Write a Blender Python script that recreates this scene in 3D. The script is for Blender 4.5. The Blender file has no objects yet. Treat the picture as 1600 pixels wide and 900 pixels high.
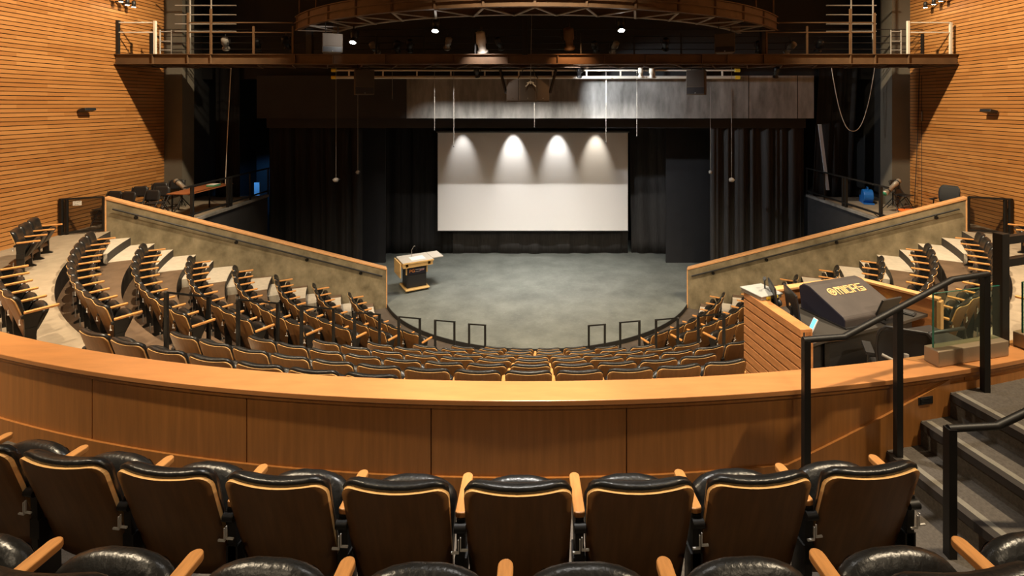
import bpy, bmesh, math, random
from mathutils import Vector, Matrix
random.seed(7)
S = bpy.context.scene
COL = S.collection
PI = math.pi
def rad(d): return d * PI / 180
def deg(r): return r * 180 / PI

# ------------------------------------------------------------------ camera
EYE = 6.40                      # eye height above the house floor at the stage
FPX, CX, CY = 777.0, 846.0, 163.0
CAMX = 0.14
cd = bpy.data.cameras.new('camera'); cam = bpy.data.objects.new('camera', cd); COL.objects.link(cam)
cam.location = (CAMX, 0, EYE); cam.rotation_euler = (PI / 2, 0, 0)
cd.sensor_width = 36; cd.lens = 36 * FPX / 1600
cd.shift_x = -(CX - 800) / 1600; cd.shift_y = -(450 - CY) / 1600
cd.clip_start = 0.05; cd.clip_end = 200
S.camera = cam
S.view_settings.view_transform = 'Standard'; S.view_settings.look = 'None'
S.view_settings.gamma = 1; S.view_settings.use_curve_mapping = False
S.view_settings.exposure = 0.9
try:
    S.cycles.use_denoising = True
    S.cycles.max_bounces = 6; S.cycles.diffuse_bounces = 3; S.cycles.glossy_bounces = 3
    S.cycles.transparent_max_bounces = 8; S.cycles.sample_clamp_indirect = 6
except Exception: pass
w = bpy.data.worlds.new('world'); S.world = w; w.use_nodes = True
w.node_tree.nodes['Background'].inputs[0].default_value = (0.9, 0.75, 0.6, 1)
w.node_tree.nodes['Background'].inputs[1].default_value = 0.02

def at_depth(px, py, Y):
    return Vector(((px - CX) / FPX * Y + CAMX, Y, EYE - (py - CY) / FPX * Y))
def at_height(px, py, H):       # H = metres below the eye
    return at_depth(px, py, FPX * H / (py - CY))

# ------------------------------------------------------------------ materials
def mat(name, col, rough=.5, metal=0., var=None, scale=8., stretch=(1, 1, 1), bump=0., bscale=60., spec=.5, col2=None, coat=0., emit=None, es=0., alpha=1.):
    m = bpy.data.materials.new(name); m.use_nodes = True
    nt = m.node_tree; b = nt.nodes['Principled BSDF']
    b.inputs['Base Color'].default_value = (*col, 1); b.inputs['Roughness'].default_value = rough
    b.inputs['Metallic'].default_value = metal
    b.inputs['Specular IOR Level'].default_value = spec
    b.inputs['Coat Weight'].default_value = coat
    b.inputs['Alpha'].default_value = alpha
    if emit: b.inputs['Emission Color'].default_value = (*emit, 1); b.inputs['Emission Strength'].default_value = es
    if var is not None or col2 is not None or bump:
        tc = nt.nodes.new('ShaderNodeTexCoord'); mp = nt.nodes.new('ShaderNodeMapping')
        mp.inputs['Scale'].default_value = stretch
        nt.links.new(tc.outputs['Object'], mp.inputs['Vector'])
        if var is not None or col2 is not None:
            n = nt.nodes.new('ShaderNodeTexNoise'); n.inputs['Scale'].default_value = scale; n.inputs['Detail'].default_value = 5
            n.inputs['Roughness'].default_value = .6
            nt.links.new(mp.outputs[0], n.inputs['Vector'])
            r = nt.nodes.new('ShaderNodeValToRGB')
            v = var or 0
            c2 = col2 or tuple(min(1, c * (1 + v)) for c in col)
            c1 = col if col2 else tuple(c * (1 - v) for c in col)
            r.color_ramp.elements[0].position = .3; r.color_ramp.elements[1].position = .72
            r.color_ramp.elements[0].color = (*c1, 1); r.color_ramp.elements[1].color = (*c2, 1)
            nt.links.new(n.outputs['Fac'], r.inputs['Fac']); nt.links.new(r.outputs[0], b.inputs['Base Color'])
        if bump:
            n2 = nt.nodes.new('ShaderNodeTexNoise'); n2.inputs['Scale'].default_value = bscale; n2.inputs['Detail'].default_value = 4
            nt.links.new(mp.outputs[0], n2.inputs['Vector'])
            bp = nt.nodes.new('ShaderNodeBump'); bp.inputs['Strength'].default_value = bump; bp.inputs['Distance'].default_value = .01
            nt.links.new(n2.outputs['Fac'], bp.inputs['Height']); nt.links.new(bp.outputs[0], b.inputs['Normal'])
    return m
def emission(name, col, s):
    m = bpy.data.materials.new(name); m.use_nodes = True; nt = m.node_tree
    nt.nodes.clear(); o = nt.nodes.new('ShaderNodeOutputMaterial'); e = nt.nodes.new('ShaderNodeEmission')
    e.inputs[0].default_value = (*col, 1); e.inputs[1].default_value = s; nt.links.new(e.outputs[0], o.inputs[0]); return m

M = {}
M['leather'] = mat('black_leather', (.012, .012, .012), .32, var=.4, scale=14, bump=.25, bscale=45, spec=.55)
M['ply_back'] = mat('stained_plywood', (.18, .080, .024), .42, var=.22, scale=4, stretch=(6, 1, .6), spec=.4)
M['ply_edge'] = mat('plywood_edge', (.74, .44, .17), .4, var=.12, scale=20)
M['arm_wood'] = mat('beech_arm', (.58, .27, .085), .38, var=.18, scale=9, stretch=(6, 1, 6), spec=.45)
M['pan'] = mat('seat_pan', (.030, .020, .014), .5)
M['black_metal'] = mat('black_metal', (.013, .012, .011), .5, metal=.2)
M['steel'] = mat('bright_steel', (.6, .6, .58), .3, metal=1)
M['grey_metal'] = mat('grey_painted_steel', (.30, .275, .24), .5, var=.15, scale=6)
M['brown_steel'] = mat('brown_primer_steel', (.10, .054, .024), .6, var=.25, scale=3)
M['white_metal'] = mat('cream_paint', (.62, .57, .48), .45)
M['shoe_metal'] = mat('brushed_shoe', (.36, .28, .19), .4, metal=.4)
M['case_grey'] = mat('frosted_lid', (.36, .37, .36), .3)
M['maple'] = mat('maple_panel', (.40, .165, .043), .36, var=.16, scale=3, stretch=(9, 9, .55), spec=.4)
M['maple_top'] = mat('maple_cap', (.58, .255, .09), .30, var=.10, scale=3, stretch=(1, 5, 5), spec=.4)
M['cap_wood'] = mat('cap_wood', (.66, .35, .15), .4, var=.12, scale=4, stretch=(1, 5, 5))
M['concrete'] = mat('board_concrete', (.115, .092, .050), .75, col2=(.285, .235, .145), scale=2.2, stretch=(1.3, 1.3, 1.0), bump=.25, bscale=14)
M['concrete_grey'] = mat('grey_concrete', (.085, .080, .072), .7, col2=(.30, .29, .27), scale=1.5, stretch=(1.5, 1, .42), bump=.2, bscale=10)
M['black_paint'] = mat('black_paint', (.010, .010, .010), .8)
M['dark_paint'] = mat('dark_grey_paint', (.03, .03, .032), .7, var=.2, scale=3)
M['pier'] = mat('taupe_pier', (.13, .115, .088), .7, var=.08, scale=2)
M['carpet'] = mat('beige_carpet', (.29, .235, .17), .95, var=.14, scale=5, bump=.2, bscale=220, spec=.1)
M['row_floor'] = mat('brown_row_floor', (.135, .088, .055), .6, var=.22, scale=4, bump=.15, bscale=90, spec=.3)
M['step_tread'] = mat('step_tread_carpet', (.52, .46, .37), .9, var=.1, scale=8, bump=.2, bscale=200, spec=.1)
M['riser'] = mat('dark_riser', (.030, .024, .020), .7)
M['grey_carpet'] = mat('grey_carpet', (.115, .100, .085), .95, var=.22, scale=60, bump=.35, bscale=260, spec=.1)
M['nosing'] = mat('stair_nosing', (.22, .20, .16), .7, var=.12, scale=30)
M['pit_floor'] = mat('pit_floor', (.085, .066, .05), .5, var=.2, scale=4)
M['stage_fascia'] = mat('stage_fascia', (.012, .011, .010), .5)
M['velour'] = mat('black_velour', (.013, .0125, .0125), .85, var=.35, scale=3, stretch=(6, 6, .4), spec=.25)
M['velour_grey'] = mat('charcoal_velour', (.040, .038, .037), .85, var=.3, scale=4, stretch=(8, 8, .5), spec=.25)
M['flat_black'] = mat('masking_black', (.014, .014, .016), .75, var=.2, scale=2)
M['screen'] = mat('screen_white', (.74, .73, .72), .9, spec=.1)
M['plastic'] = mat('black_plastic', (.016, .016, .017), .45)
M['speaker_brown'] = mat('speaker_cabinet', (.085, .060, .038), .6, var=.2, scale=8)
M['grille'] = mat('speaker_grille', (.055, .040, .027), .7, bump=.3, bscale=300)
M['speaker_grey'] = mat('speaker_grey_side', (.30, .30, .27), .6)
M['lectern_wood'] = mat('lectern_birch', (.66, .42, .16), .42, var=.12, scale=6)
M['lectern_top'] = mat('lectern_laminate', (.50, .45, .38), .45, var=.06, scale=20)
M['lectern_black'] = mat('lectern_black', (.013, .013, .015), .5)
M['orange'] = mat('orange_print', (.90, .33, .06), .5)
M['pink'] = mat('pink_print', (.75, .35, .40), .5)
M['pale_print'] = mat('pale_print', (.55, .50, .52), .5)
M['white'] = mat('white_plastic', (.80, .78, .74), .4)
M['tan_print'] = mat('tan_print', (.72, .44, .19), .6)
M['cover'] = mat('console_cover', (.042, .034, .032), .7, var=.2, scale=4, bump=.25, bscale=8)
M['cover_navy'] = mat('console_cover_side', (.010, .010, .026), .7)
M['counter'] = mat('dark_counter', (.038, .034, .030), .45)
M['booth_wood'] = mat('booth_wood', (.47, .205, .072), .42, var=.2, scale=4, stretch=(2, 2, 9))
M['brown_table'] = mat('brown_laminate', (.30, .10, .035), .4)
M['blue'] = mat('blue_plastic', (.012, .14, .52), .4)
M['orange_cloth'] = mat('orange_mat', (.85, .18, .02), .8)
M['green'] = mat('green_plastic', (.04, .26, .13), .5)
M['yellow'] = mat('yellow_tape', (.85, .62, .05), .5)
M['silver'] = mat('silver_barrel', (.50, .44, .36), .35, metal=.6)
M['blue_flat'] = mat('pale_flat', (.45, .50, .55), .8)
M['mesh_back'] = mat('chair_mesh', (.020, .020, .020), .7, bump=.4, bscale=400)
M['lamp_on'] = emission('lamp_lit', (1., .93, .82), 40.)
M['lamp_warm'] = emission('lamp_warm', (1., .72, .42), 12.)
M['led_blue'] = emission('led_screen', (.12, .55, .9), 1.6)
def glass_mat():
    m = bpy.data.materials.new('guard_glass'); m.use_nodes = True; nt = m.node_tree; nt.nodes.clear()
    o = nt.nodes.new('ShaderNodeOutputMaterial'); mx = nt.nodes.new('ShaderNodeMixShader')
    t = nt.nodes.new('ShaderNodeBsdfTransparent'); t.inputs[0].default_value = (.80, .88, .82, 1)
    g = nt.nodes.new('ShaderNodeBsdfGlossy'); g.inputs[0].default_value = (.8, .95, .88, 1); g.inputs[1].default_value = .05
    mx.inputs[0].default_value = .07
    nt.links.new(t.outputs[0], mx.inputs[1]); nt.links.new(g.outputs[0], mx.inputs[2])
    nt.links.new(mx.outputs[0], o.inputs[0]); return m
M['glass'] = glass_mat()
M['glass_edge'] = mat('glass_edge', (.02, .16, .11), .2)
def mesh_panel_mat():
    m = bpy.data.materials.new('perforated_screen'); m.use_nodes = True; nt = m.node_tree; nt.nodes.clear()
    o = nt.nodes.new('ShaderNodeOutputMaterial'); mx = nt.nodes.new('ShaderNodeMixShader'); mx.inputs[0].default_value = .36
    t = nt.nodes.new('ShaderNodeBsdfTransparent'); d = nt.nodes.new('ShaderNodeBsdfDiffuse'); d.inputs[0].default_value = (.02, .016, .012, 1)
    nt.links.new(t.outputs[0], mx.inputs[1]); nt.links.new(d.outputs[0], mx.inputs[2]); nt.links.new(mx.outputs[0], o.inputs[0]); return m
M['perf'] = mesh_panel_mat()
def slat_mat():
    # timber boards: each course and board length gets its own tone
    m = bpy.data.materials.new('slatted_timber'); m.use_nodes = True; nt = m.node_tree; b = nt.nodes['Principled BSDF']
    L = nt.links.new; N = nt.nodes.new
    tc = N('ShaderNodeTexCoord'); sp = N('ShaderNodeSeparateXYZ'); L(tc.outputs['Object'], sp.inputs[0])
    cb = N('ShaderNodeCombineXYZ'); L(sp.outputs[1], cb.inputs[0]); L(sp.outputs[2], cb.inputs[1])
    br = N('ShaderNodeTexBrick'); br.inputs['Scale'].default_value = 1; br.inputs['Brick Width'].default_value = 1.15
    br.inputs['Row Height'].default_value = .1; br.inputs['Mortar Size'].default_value = .0; br.inputs['Bias'].default_value = 0
    br.inputs['Color1'].default_value = (.40, .165, .043, 1); br.inputs['Color2'].default_value = (.53, .245, .075, 1)
    br.offset = .37; br.squash = 1
    L(cb.outputs[0], br.inputs['Vector'])
    n = N('ShaderNodeTexNoise'); n.inputs['Scale'].default_value = 5; n.inputs['Detail'].default_value = 4
    mp = N('ShaderNodeMapping'); mp.inputs['Scale'].default_value = (1, .35, 9); L(tc.outputs['Object'], mp.inputs[0]); L(mp.outputs[0], n.inputs['Vector'])
    mx = N('ShaderNodeMix'); mx.data_type = 'RGBA'; mx.blend_type = 'MULTIPLY'; mx.inputs[0].default_value = .35
    L(br.outputs['Color'], mx.inputs[6]); L(n.outputs['Color'], mx.inputs[7])
    bw = N('ShaderNodeRGBToBW'); L(n.outputs['Color'], bw.inputs[0]); L(bw.outputs[0], mx.inputs[7])
    L(mx.outputs[2], b.inputs['Base Color']); b.inputs['Roughness'].default_value = .5; b.inputs['Specular IOR Level'].default_value = .3
    return m
M['slat'] = slat_mat()
def stage_mat():
    m = bpy.data.materials.new('scuffed_stage_floor'); m.use_nodes = True; nt = m.node_tree; b = nt.nodes['Principled BSDF']
    L = nt.links.new; N = nt.nodes.new
    tc = N('ShaderNodeTexCoord')
    n = N('ShaderNodeTexNoise'); n.inputs['Scale'].default_value = 1.2; n.inputs['Detail'].default_value = 8; n.inputs['Roughness'].default_value = .7
    L(tc.outputs['Object'], n.inputs['Vector'])
    r = N('ShaderNodeValToRGB'); r.color_ramp.elements[0].position = .3; r.color_ramp.elements[1].position = .75
    r.color_ramp.elements[0].color = (.095, .104, .095, 1); r.color_ramp.elements[1].color = (.20, .215, .195, 1)
    L(n.outputs['Fac'], r.inputs[0])
    # scuffs: short pale scratches
    mp = N('ShaderNodeMapping'); mp.inputs['Scale'].default_value = (1, 3.2, 1); mp.inputs['Rotation'].default_value = (0, 0, .2); L(tc.outputs['Object'], mp.inputs[0])
    v = N('ShaderNodeTexNoise'); v.inputs['Scale'].default_value = 11; v.inputs['Detail'].default_value = 6; v.inputs['Roughness'].default_value = .75; v.inputs['Distortion'].default_value = .6
    L(mp.outputs[0], v.inputs['Vector'])
    r2 = N('ShaderNodeValToRGB'); r2.color_ramp.elements[0].position = .57; r2.color_ramp.elements[1].position = .74
    r2.color_ramp.elements[0].color = (0, 0, 0, 1); r2.color_ramp.elements[1].color = (1, 1, 1, 1); L(v.outputs['Fac'], r2.inputs[0])
    mx = N('ShaderNodeMix'); mx.data_type = 'RGBA'; mx.inputs[7].default_value = (.42, .43, .39, 1)
    ml = N('ShaderNodeMath'); ml.operation = 'MULTIPLY'; ml.inputs[1].default_value = .55; L(r2.outputs[0], ml.inputs[0]); L(ml.outputs[0], mx.inputs[0])
    L(r.outputs[0], mx.inputs[6]); L(mx.outputs[2], b.inputs['Base Color'])
    b.inputs['Roughness'].default_value = .42; b.inputs['Specular IOR Level'].default_value = .4
    return m
M['stage'] = stage_mat()

# ------------------------------------------------------------------ mesh builder
class MB:
    def __init__(s): s.v = []; s.f = []; s.m = []; s.sm = []
    def add(s, vs, fs, mi=0, smooth=False):
        o = len(s.v); s.v += [tuple(p) for p in vs]
        for f in fs: s.f.append(tuple(i + o for i in f)); s.m.append(mi); s.sm.append(smooth)
    def box(s, x0, x1, y0, y1, z0, z1, mi=0, T=None):
        vs = [Vector((x, y, z)) for z in (z0, z1) for y in (y0, y1) for x in (x0, x1)]
        if T is not None: vs = [T @ v for v in vs]
        s.add(vs, [(0, 2, 3, 1), (4, 5, 7, 6), (0, 1, 5, 4), (2, 6, 7, 3), (0, 4, 6, 2), (1, 3, 7, 5)], mi); return s
    def prism(s, poly, a, b, axis='x', mi=0, T=None, caps=True):
        # polygon in the plane normal to axis, extruded from a to b
        def P(p, t):
            if axis == 'x': return Vector((t, p[0], p[1]))
            if axis == 'y': return Vector((p[0], t, p[1]))
            return Vector((p[0], p[1], t))
        n = len(poly); vs = [P(p, a) for p in poly] + [P(p, b) for p in poly]
        if T is not None: vs = [T @ v for v in vs]
        fs = [(i, (i + 1) % n, n + (i + 1) % n, n + i) for i in range(n)]
        if caps: fs += [tuple(range(n - 1, -1, -1)), tuple(range(n, 2 * n))]
        s.add(vs, fs, mi); return s
    def bar(s, p, q, w, h=None, mi=0, up=(0, 0, 1)):
        p = Vector(p); q = Vector(q); h = h or w; d = (q - p); L = d.length; d.normalize()
        u = Vector(up)
        if abs(d.dot(u)) > .98: u = Vector((0, 1, 0)) if abs(d.y) < .9 else Vector((1, 0, 0))
        x = d.cross(u).normalized(); z = x.cross(d).normalized()
        vs = []
        for c in (p, q):
            for a, b in ((-1, -1), (1, -1), (1, 1), (-1, 1)): vs.append(c + x * a * w / 2 + z * b * h / 2)
        s.add(vs, [(3, 2, 1, 0), (4, 5, 6, 7), (0, 1, 5, 4), (1, 2, 6, 5), (2, 3, 7, 6), (3, 0, 4, 7)], mi); return s
    def tube(s, pts, r, n=8, mi=0, closed=False):
        pts = [Vector(p) for p in pts]; k = len(pts); vs = []; px = None
        for i, p in enumerate(pts):
            if closed: d = pts[(i + 1) % k] - pts[i - 1]
            else: d = pts[min(i + 1, k - 1)] - pts[max(i - 1, 0)]
            d.normalize()
            if px is None:
                u = Vector((0, 0, 1)) if abs(d.z) < .9 else Vector((1, 0, 0)); px = d.cross(u).normalized()
            else: px = (px - d * px.dot(d)).normalized()
            y = d.cross(px); rr = r[i] if isinstance(r, (list, tuple)) else r
            vs += [p + (px * math.cos(t) + y * math.sin(t)) * rr for t in [2 * PI * j / n for j in range(n)]]
        fs = []
        for i in range(k if closed else k - 1):
            a, b = i * n, ((i + 1) % k) * n
            fs += [(a + j, a + (j + 1) % n, b + (j + 1) % n, b + j) for j in range(n)]
        s.add(vs, fs, mi, True)
        if not closed: s.add(vs[:n], [tuple(range(n - 1, -1, -1))], mi); s.add(vs[-n:], [tuple(range(n))], mi)
        return s
    def lathe(s, prof, n=20, mi=0, T=None, smooth=True):
        vs = [Vector((r * math.cos(2 * PI * j / n), r * math.sin(2 * PI * j / n), z)) for r, z in prof for j in range(n)]
        if T is not None: vs = [T @ v for v in vs]
        fs = [(i * n + j, i * n + (j + 1) % n, (i + 1) * n + (j + 1) % n, (i + 1) * n + j) for i in range(len(prof) - 1) for j in range(n)]
        fs += [tuple(range(n - 1, -1, -1)), tuple((len(prof) - 1) * n + j for j in range(n))]
        s.add(vs, fs, mi, smooth); return s
    def build(s, name, mats, parent=None, bevel=0., solid=0., loc=None):
        me = bpy.data.meshes.new(name); me.from_pydata([tuple(v) for v in s.v], [], s.f)
        for m in (mats if isinstance(mats, (list, tuple)) else [mats]): me.materials.append(M[m] if isinstance(m, str) else m)
        me.polygons.foreach_set('material_index', s.m); me.polygons.foreach_set('use_smooth', s.sm)
        bm = bmesh.new(); bm.from_mesh(me); bmesh.ops.recalc_face_normals(bm, faces=bm.faces); bm.to_mesh(me); bm.free()
        o = bpy.data.objects.new(name, me); COL.objects.link(o)
        if parent is not None: o.parent = parent
        if loc is not None: o.location = loc
        if bevel:
            b = o.modifiers.new('bevel', 'BEVEL'); b.width = bevel; b.segments = 2; b.limit_method = 'ANGLE'; b.angle_limit = .6
        if solid:
            b = o.modifiers.new('solid', 'SOLIDIFY'); b.thickness = solid; b.offset = 0
        return o
def tag(o, label, cat, group=None):
    o['label'] = label; o['category'] = cat
    if group: o['group'] = group
    return o
def thing(name, label, cat, loc=(0, 0, 0), rz=0, group=None):
    o = bpy.data.objects.new(name, None); COL.objects.link(o); o.location = loc; o.rotation_euler = (0, 0, rz)
    o.empty_display_size = .1
    return tag(o, label, cat, group)
def structure(o): o['kind'] = 'structure'; return o
def copy_tree(o, parent=None):
    c = o.copy(); COL.objects.link(c); c.parent = parent
    for ch in [x for x in KIDS.get(o.name, [])]: copy_tree(ch, c)
    return c
KIDS = {}
def index_kids(o):
    KIDS[o.name] = list(o.children)
    for c in o.children: index_kids(c)

# ------------------------------------------------------------------ house geometry
YC = 16.95                                  # centre of the seating arcs
def polar(R, a, z=0): return Vector((R * math.sin(a), YC - R * math.cos(a), z))
def sector(mb, r0, r1, a0, a1, z0, z1, n=48, mi=0, mi_in=None, z1b=None, mi_end=None):
    """ring sector; z1 may rise linearly to z1b over the angle; the inner upright face may take its own material"""
    z1b = z1 if z1b is None else z1b
    vs = []
    for i in range(n + 1):
        t = i / n; a = a0 + (a1 - a0) * t; zt = z1 + (z1b - z1) * t
        R1 = r1(a) if callable(r1) else r1; R0 = r0(a) if callable(r0) else r0
        vs += [polar(R0, a, z0), polar(R1, a, z0), polar(R1, a, zt), polar(R0, a, zt)]
    top, inn = [], []; rest = []
    for i in range(n):
        b = i * 4; c = b + 4
        rest += [(b, c, c + 1, b + 1), (b + 1, c + 1, c + 2, b + 2)]
        top.append((b + 2, c + 2, c + 3, b + 3)); inn.append((b + 3, c + 3, c, b))
    o = len(mb.v); mb.v += [tuple(v) for v in vs]
    def put(fs, m):
        for f in fs: mb.f.append(tuple(i + o for i in f)); mb.m.append(m); mb.sm.append(False)
    put(rest, mi); put(top, mi); put(inn, mi if mi_in is None else mi_in)
    put([(0, 1, 2, 3), (n * 4 + 3, n * 4 + 2, n * 4 + 1, n * 4)], mi if mi_end is None else mi_end)
    return mb

NR = 8
RB = [None] + [6.10 + .923 * (k - 1) for k in range(1, NR + 1)]      # radius of the top of each row's backs
FZ = [None] + [EYE - (6.186 - .412 * (k - 1)) for k in range(1, NR + 1)]   # floor height of each row
FZ[8] = EYE - 3.29
LEAD = .80                                    # the riser of a row stands this far in front of its backs
XW = 12.0                                     # half width of the house

fl = MB().box(-XW, XW, -4, 21.4, -.25, 0)
structure(fl.build('floor', 'pit_floor'))
for k in range(1, NR):
    mb = MB(); sector(mb, RB[k] - LEAD, RB[k + 1] - LEAD + .02, rad(-76), rad(76), -.1, FZ[k], 90, 0, 1)
    structure(mb.build('floor_tier', ['row_floor', 'riser']))
def edge8(a):
    s, c = math.sin(a), math.cos(a)
    if abs(a) < rad(46): return 13.52
    return (XW + .02) / abs(s)
mb = MB(); sector(mb, RB[8] - LEAD, edge8, rad(-82), rad(82), -.1, FZ[8], 120, 0, 1)
structure(mb.build('floor_cross_aisle', ['carpet', 'riser']))

# balcony tiers under and behind the camera
UZ = [EYE - 2.60, EYE - 2.24, EYE - 1.88, EYE - 1.52, EYE - 1.16]
UR = [13.70, 14.88, 15.78, 16.68, 17.6, 20.5]
for i in range(5):
    mb = MB(); sector(mb, UR[i], UR[i + 1] + .02, rad(-42), rad(10.8), 1.5, UZ[i], 60, 0, 1)
    structure(mb.build('floor_balcony', ['grey_carpet', 'riser']))
# the three steps and the landing at the right
A1, A2, A3 = rad(10.8), rad(12.0), rad(13.1)
def stair(a0, a1, z, nm):
    mb = MB(); sector(mb, 13.70, 20.5, a0, a1, 1.5, z, 10, 0)
    o = structure(mb.build(nm, 'grey_carpet'))
    nb = MB(); d = rad(.12)
    sector(nb, 13.72, 20.4, a0 - d, a0 + rad(.10), z - .045, z + .006, 4, 0)
    nb.build('nosing', 'riser', o)
    nb2 = MB(); sector(nb2, 13.72, 20.4, a0 + rad(.10), a0 + rad(.28), z - .01, z + .005, 4, 0)
    nb2.build('nosing_strip', 'nosing', o)
stair(A1, A2, EYE - 2.43, 'floor_step'); stair(A2, A3, EYE - 2.26, 'floor_step'); stair(A3, rad(42), EYE - 2.09, 'floor_landing')

# aisle half steps
def half_step(k, a0, a1, nm):
    r1 = RB[k + 1] - LEAD; mb = MB()
    sector(mb, r1 - .42, r1 + .01, a0, a1, FZ[k] - .01, FZ[k] + .5 * (FZ[k + 1] - FZ[k]), 6, 0, 1)
    structure(mb.build(nm, ['step_tread', 'riser']))
CLA = [0, 10.9, 14.4, 17.1, 19.1, 21.0, 22.4, 23.4, 23.4]      # left end of the middle block, degrees
LRA = [0, 26.5, 28.0, 28.3, 29.5, 30.0, 30.6, 31.7, 31.7]      # aisle end of the side blocks
WLA = [0, 63.4, 63.2, 62.4, 62.0, 61.0, 61.6, 61.0, 61.0]      # wall end of the side blocks
for k in range(1, 8):
    for s in (-1, 1):
        half_step(k, s * rad(WLA[k] + 1.0), s * rad(70.5), 'floor_step')
        if s < 0 or k < 5: half_step(k, s * rad(CLA[k] + 1.5), s * rad(LRA[k] - 1.0), 'floor_step')
mb = MB()
for s in (-1, 1):   # treads of the rows themselves in the aisle beside the concrete walls are pale too
    for k in range(1, 8):
        sector(mb, RB[k] - LEAD - .01, RB[k + 1] - LEAD - .41, s * rad(WLA[k] + 1.2), s * rad(70.5), FZ[k] - .01, FZ[k] + .006, 6, 0)
structure(mb.build('floor_aisle_carpet', 'step_tread'))

# stage: thrust front and the deck behind
pts = []
for i in range(49):
    a = rad(-66 + 132 * i / 48); pts.append((5.3 * math.sin(a), 18.07 - 5.3 * math.cos(a)))
pts += [(9.7, 15.92), (9.7, 21.6), (-9.7, 21.6), (-9.7, 15.92)]
mb = MB(); mb.prism(pts, .0, .12, 'z', 0)
st = structure(mb.build('floor_stage', 'stage'))
fm = MB(); ring = pts[:49]
for i in range(48):
    p, q = ring[i], ring[i + 1]
    def outw(p, d): v = Vector((p[0], p[1] - 18.07)).normalized(); return (p[0] + v.x * d, p[1] + v.y * d)
    a, b, c, d = p, q, outw(q, .02), outw(p, .02)
    fm.prism([a, b, c, d], .0, .118, 'z')
fm.build('fascia', 'stage_fascia', st)

# ------------------------------------------------------------------ parapet in front of the balcony
par = MB(); sector(par, 13.52, 13.66, rad(-46), rad(46), FZ[8] - .2, EYE - 1.96, 90)
par = structure(par.build('wall_parapet', 'maple'))
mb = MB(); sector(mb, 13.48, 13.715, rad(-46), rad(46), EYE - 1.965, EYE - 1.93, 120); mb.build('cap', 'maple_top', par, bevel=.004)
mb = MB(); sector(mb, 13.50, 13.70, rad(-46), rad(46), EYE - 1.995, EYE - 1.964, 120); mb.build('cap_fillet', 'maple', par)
b0 = -2.46
for i in range(-8, 9):
    a0, a1 = b0 + 5.4 * i, b0 + 5.4 * (i + 1)
    if a0 < -46 or a1 > 46: continue
    mb = MB(); sector(mb, 13.655, 13.685, rad(a0) + .0003, rad(a1) - .0003, EYE - 2.46, EYE - 2.0, 10); mb.build('panel', 'maple', par)
mb = MB(); sector(mb, 13.655, 13.70, rad(-42), rad(7.6), EYE - 2.62, EYE - 2.445, 60)
sector(mb, 13.655, 13.70, rad(7.6), rad(13.1), EYE - 2.62, EYE - 2.445, 14, 0, z1b=EYE - 1.995)
sector(mb, 13.655, 13.70, rad(13.1), rad(42), EYE - 2.3, EYE - 2.03, 30); mb.build('baseboard', 'maple', par)
# inside face towards the stalls
# ------------------------------------------------------------------ side walls of timber boards
def board_wall(name, sx):
    prof = []; z = FZ[8] - .2; top = EYE + 6.4
    mb = MB()
    n0 = math.floor(z / .1); n1 = math.ceil(top / .1)
    y0, y1 = -4., 16.0
    for i in range(n0, n1):
        zz = i * .1; x = sx * XW
        mb.box(min(x, x + sx * .03), max(x, x + sx * .03), y0, y1, zz + .009, zz + .091)
    o = structure(mb.build(name, 'slat'))
    bk = MB(); x = sx * (XW + .03); bk.box(min(x, x + sx * .1), max(x, x + sx * .1), y0, y1, z - 3, top); bk.build('backing', 'riser', o)
board_wall('wall_left', -1); board_wall('wall_right', 1)
# piers at the end of the timber walls
for s, nm in ((-1, 'wall_pier_left'), (1, 'wall_pier_right')):
    mb = MB(); x0, x1 = sorted((s * 11.42, s * 12.2)); mb.box(x0, x1, 16.0, 16.55, 0, EYE + 6.4); structure(mb.build(nm, 'pier'))
# shell behind and above
mb = MB().box(-XW - .2, XW + .2, -4.2, -4, 0, EYE + 6.6); structure(mb.build('wall_back', 'maple'))
mb = MB().box(-XW - .2, XW + .2, -4.2, 23.2, EYE + 6.4, EYE + 6.6); structure(mb.build('ceiling', 'black_paint'))
mb = MB().box(-XW - .2, XW + .2, 23, 23.2, 0, EYE + 6.6); structure(mb.build('wall_stage_back', 'black_paint'))
for s, nm in ((-1, 'wall_stage_left'), (1, 'wall_stage_right')):
    x0, x1 = sorted((s * XW, s * (XW + .2))); structure(MB().box(x0, x1, 16.9, 23.2, 0, EYE + 6.4).build(nm, 'black_paint'))
# proscenium header beam
HY = 17.3
hd = MB().box(-9.75, 9.62, HY, HY + .45, EYE - .49, EYE + 1.0)
hd = structure(hd.build('wall_proscenium_beam', 'concrete_grey'))
mb = MB()
for x in (7.35, 9.05): mb.box(x - .012, x + .012, HY - .004, HY + .01, EYE - .49, EYE + 1.0)
mb.build('joint', 'black_paint', hd)
MB().box(-9.76, -4.55, HY - .012, HY, EYE - .492, EYE + 1.0).build('beam_shade_sheet', 'flat_black', hd)  # black sheet puts the unlit left part of the beam into colour
mb = MB().box(-9.7, 9.6, HY + .5, HY + .62, EYE - .85, EYE + .2); mb.build('soffit_border', 'flat_black', hd)
structure(MB().box(-XW, XW, HY + .5, HY + .6, EYE + .9, EYE + 6.4).build('wall_above_proscenium', 'black_paint'))

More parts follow.
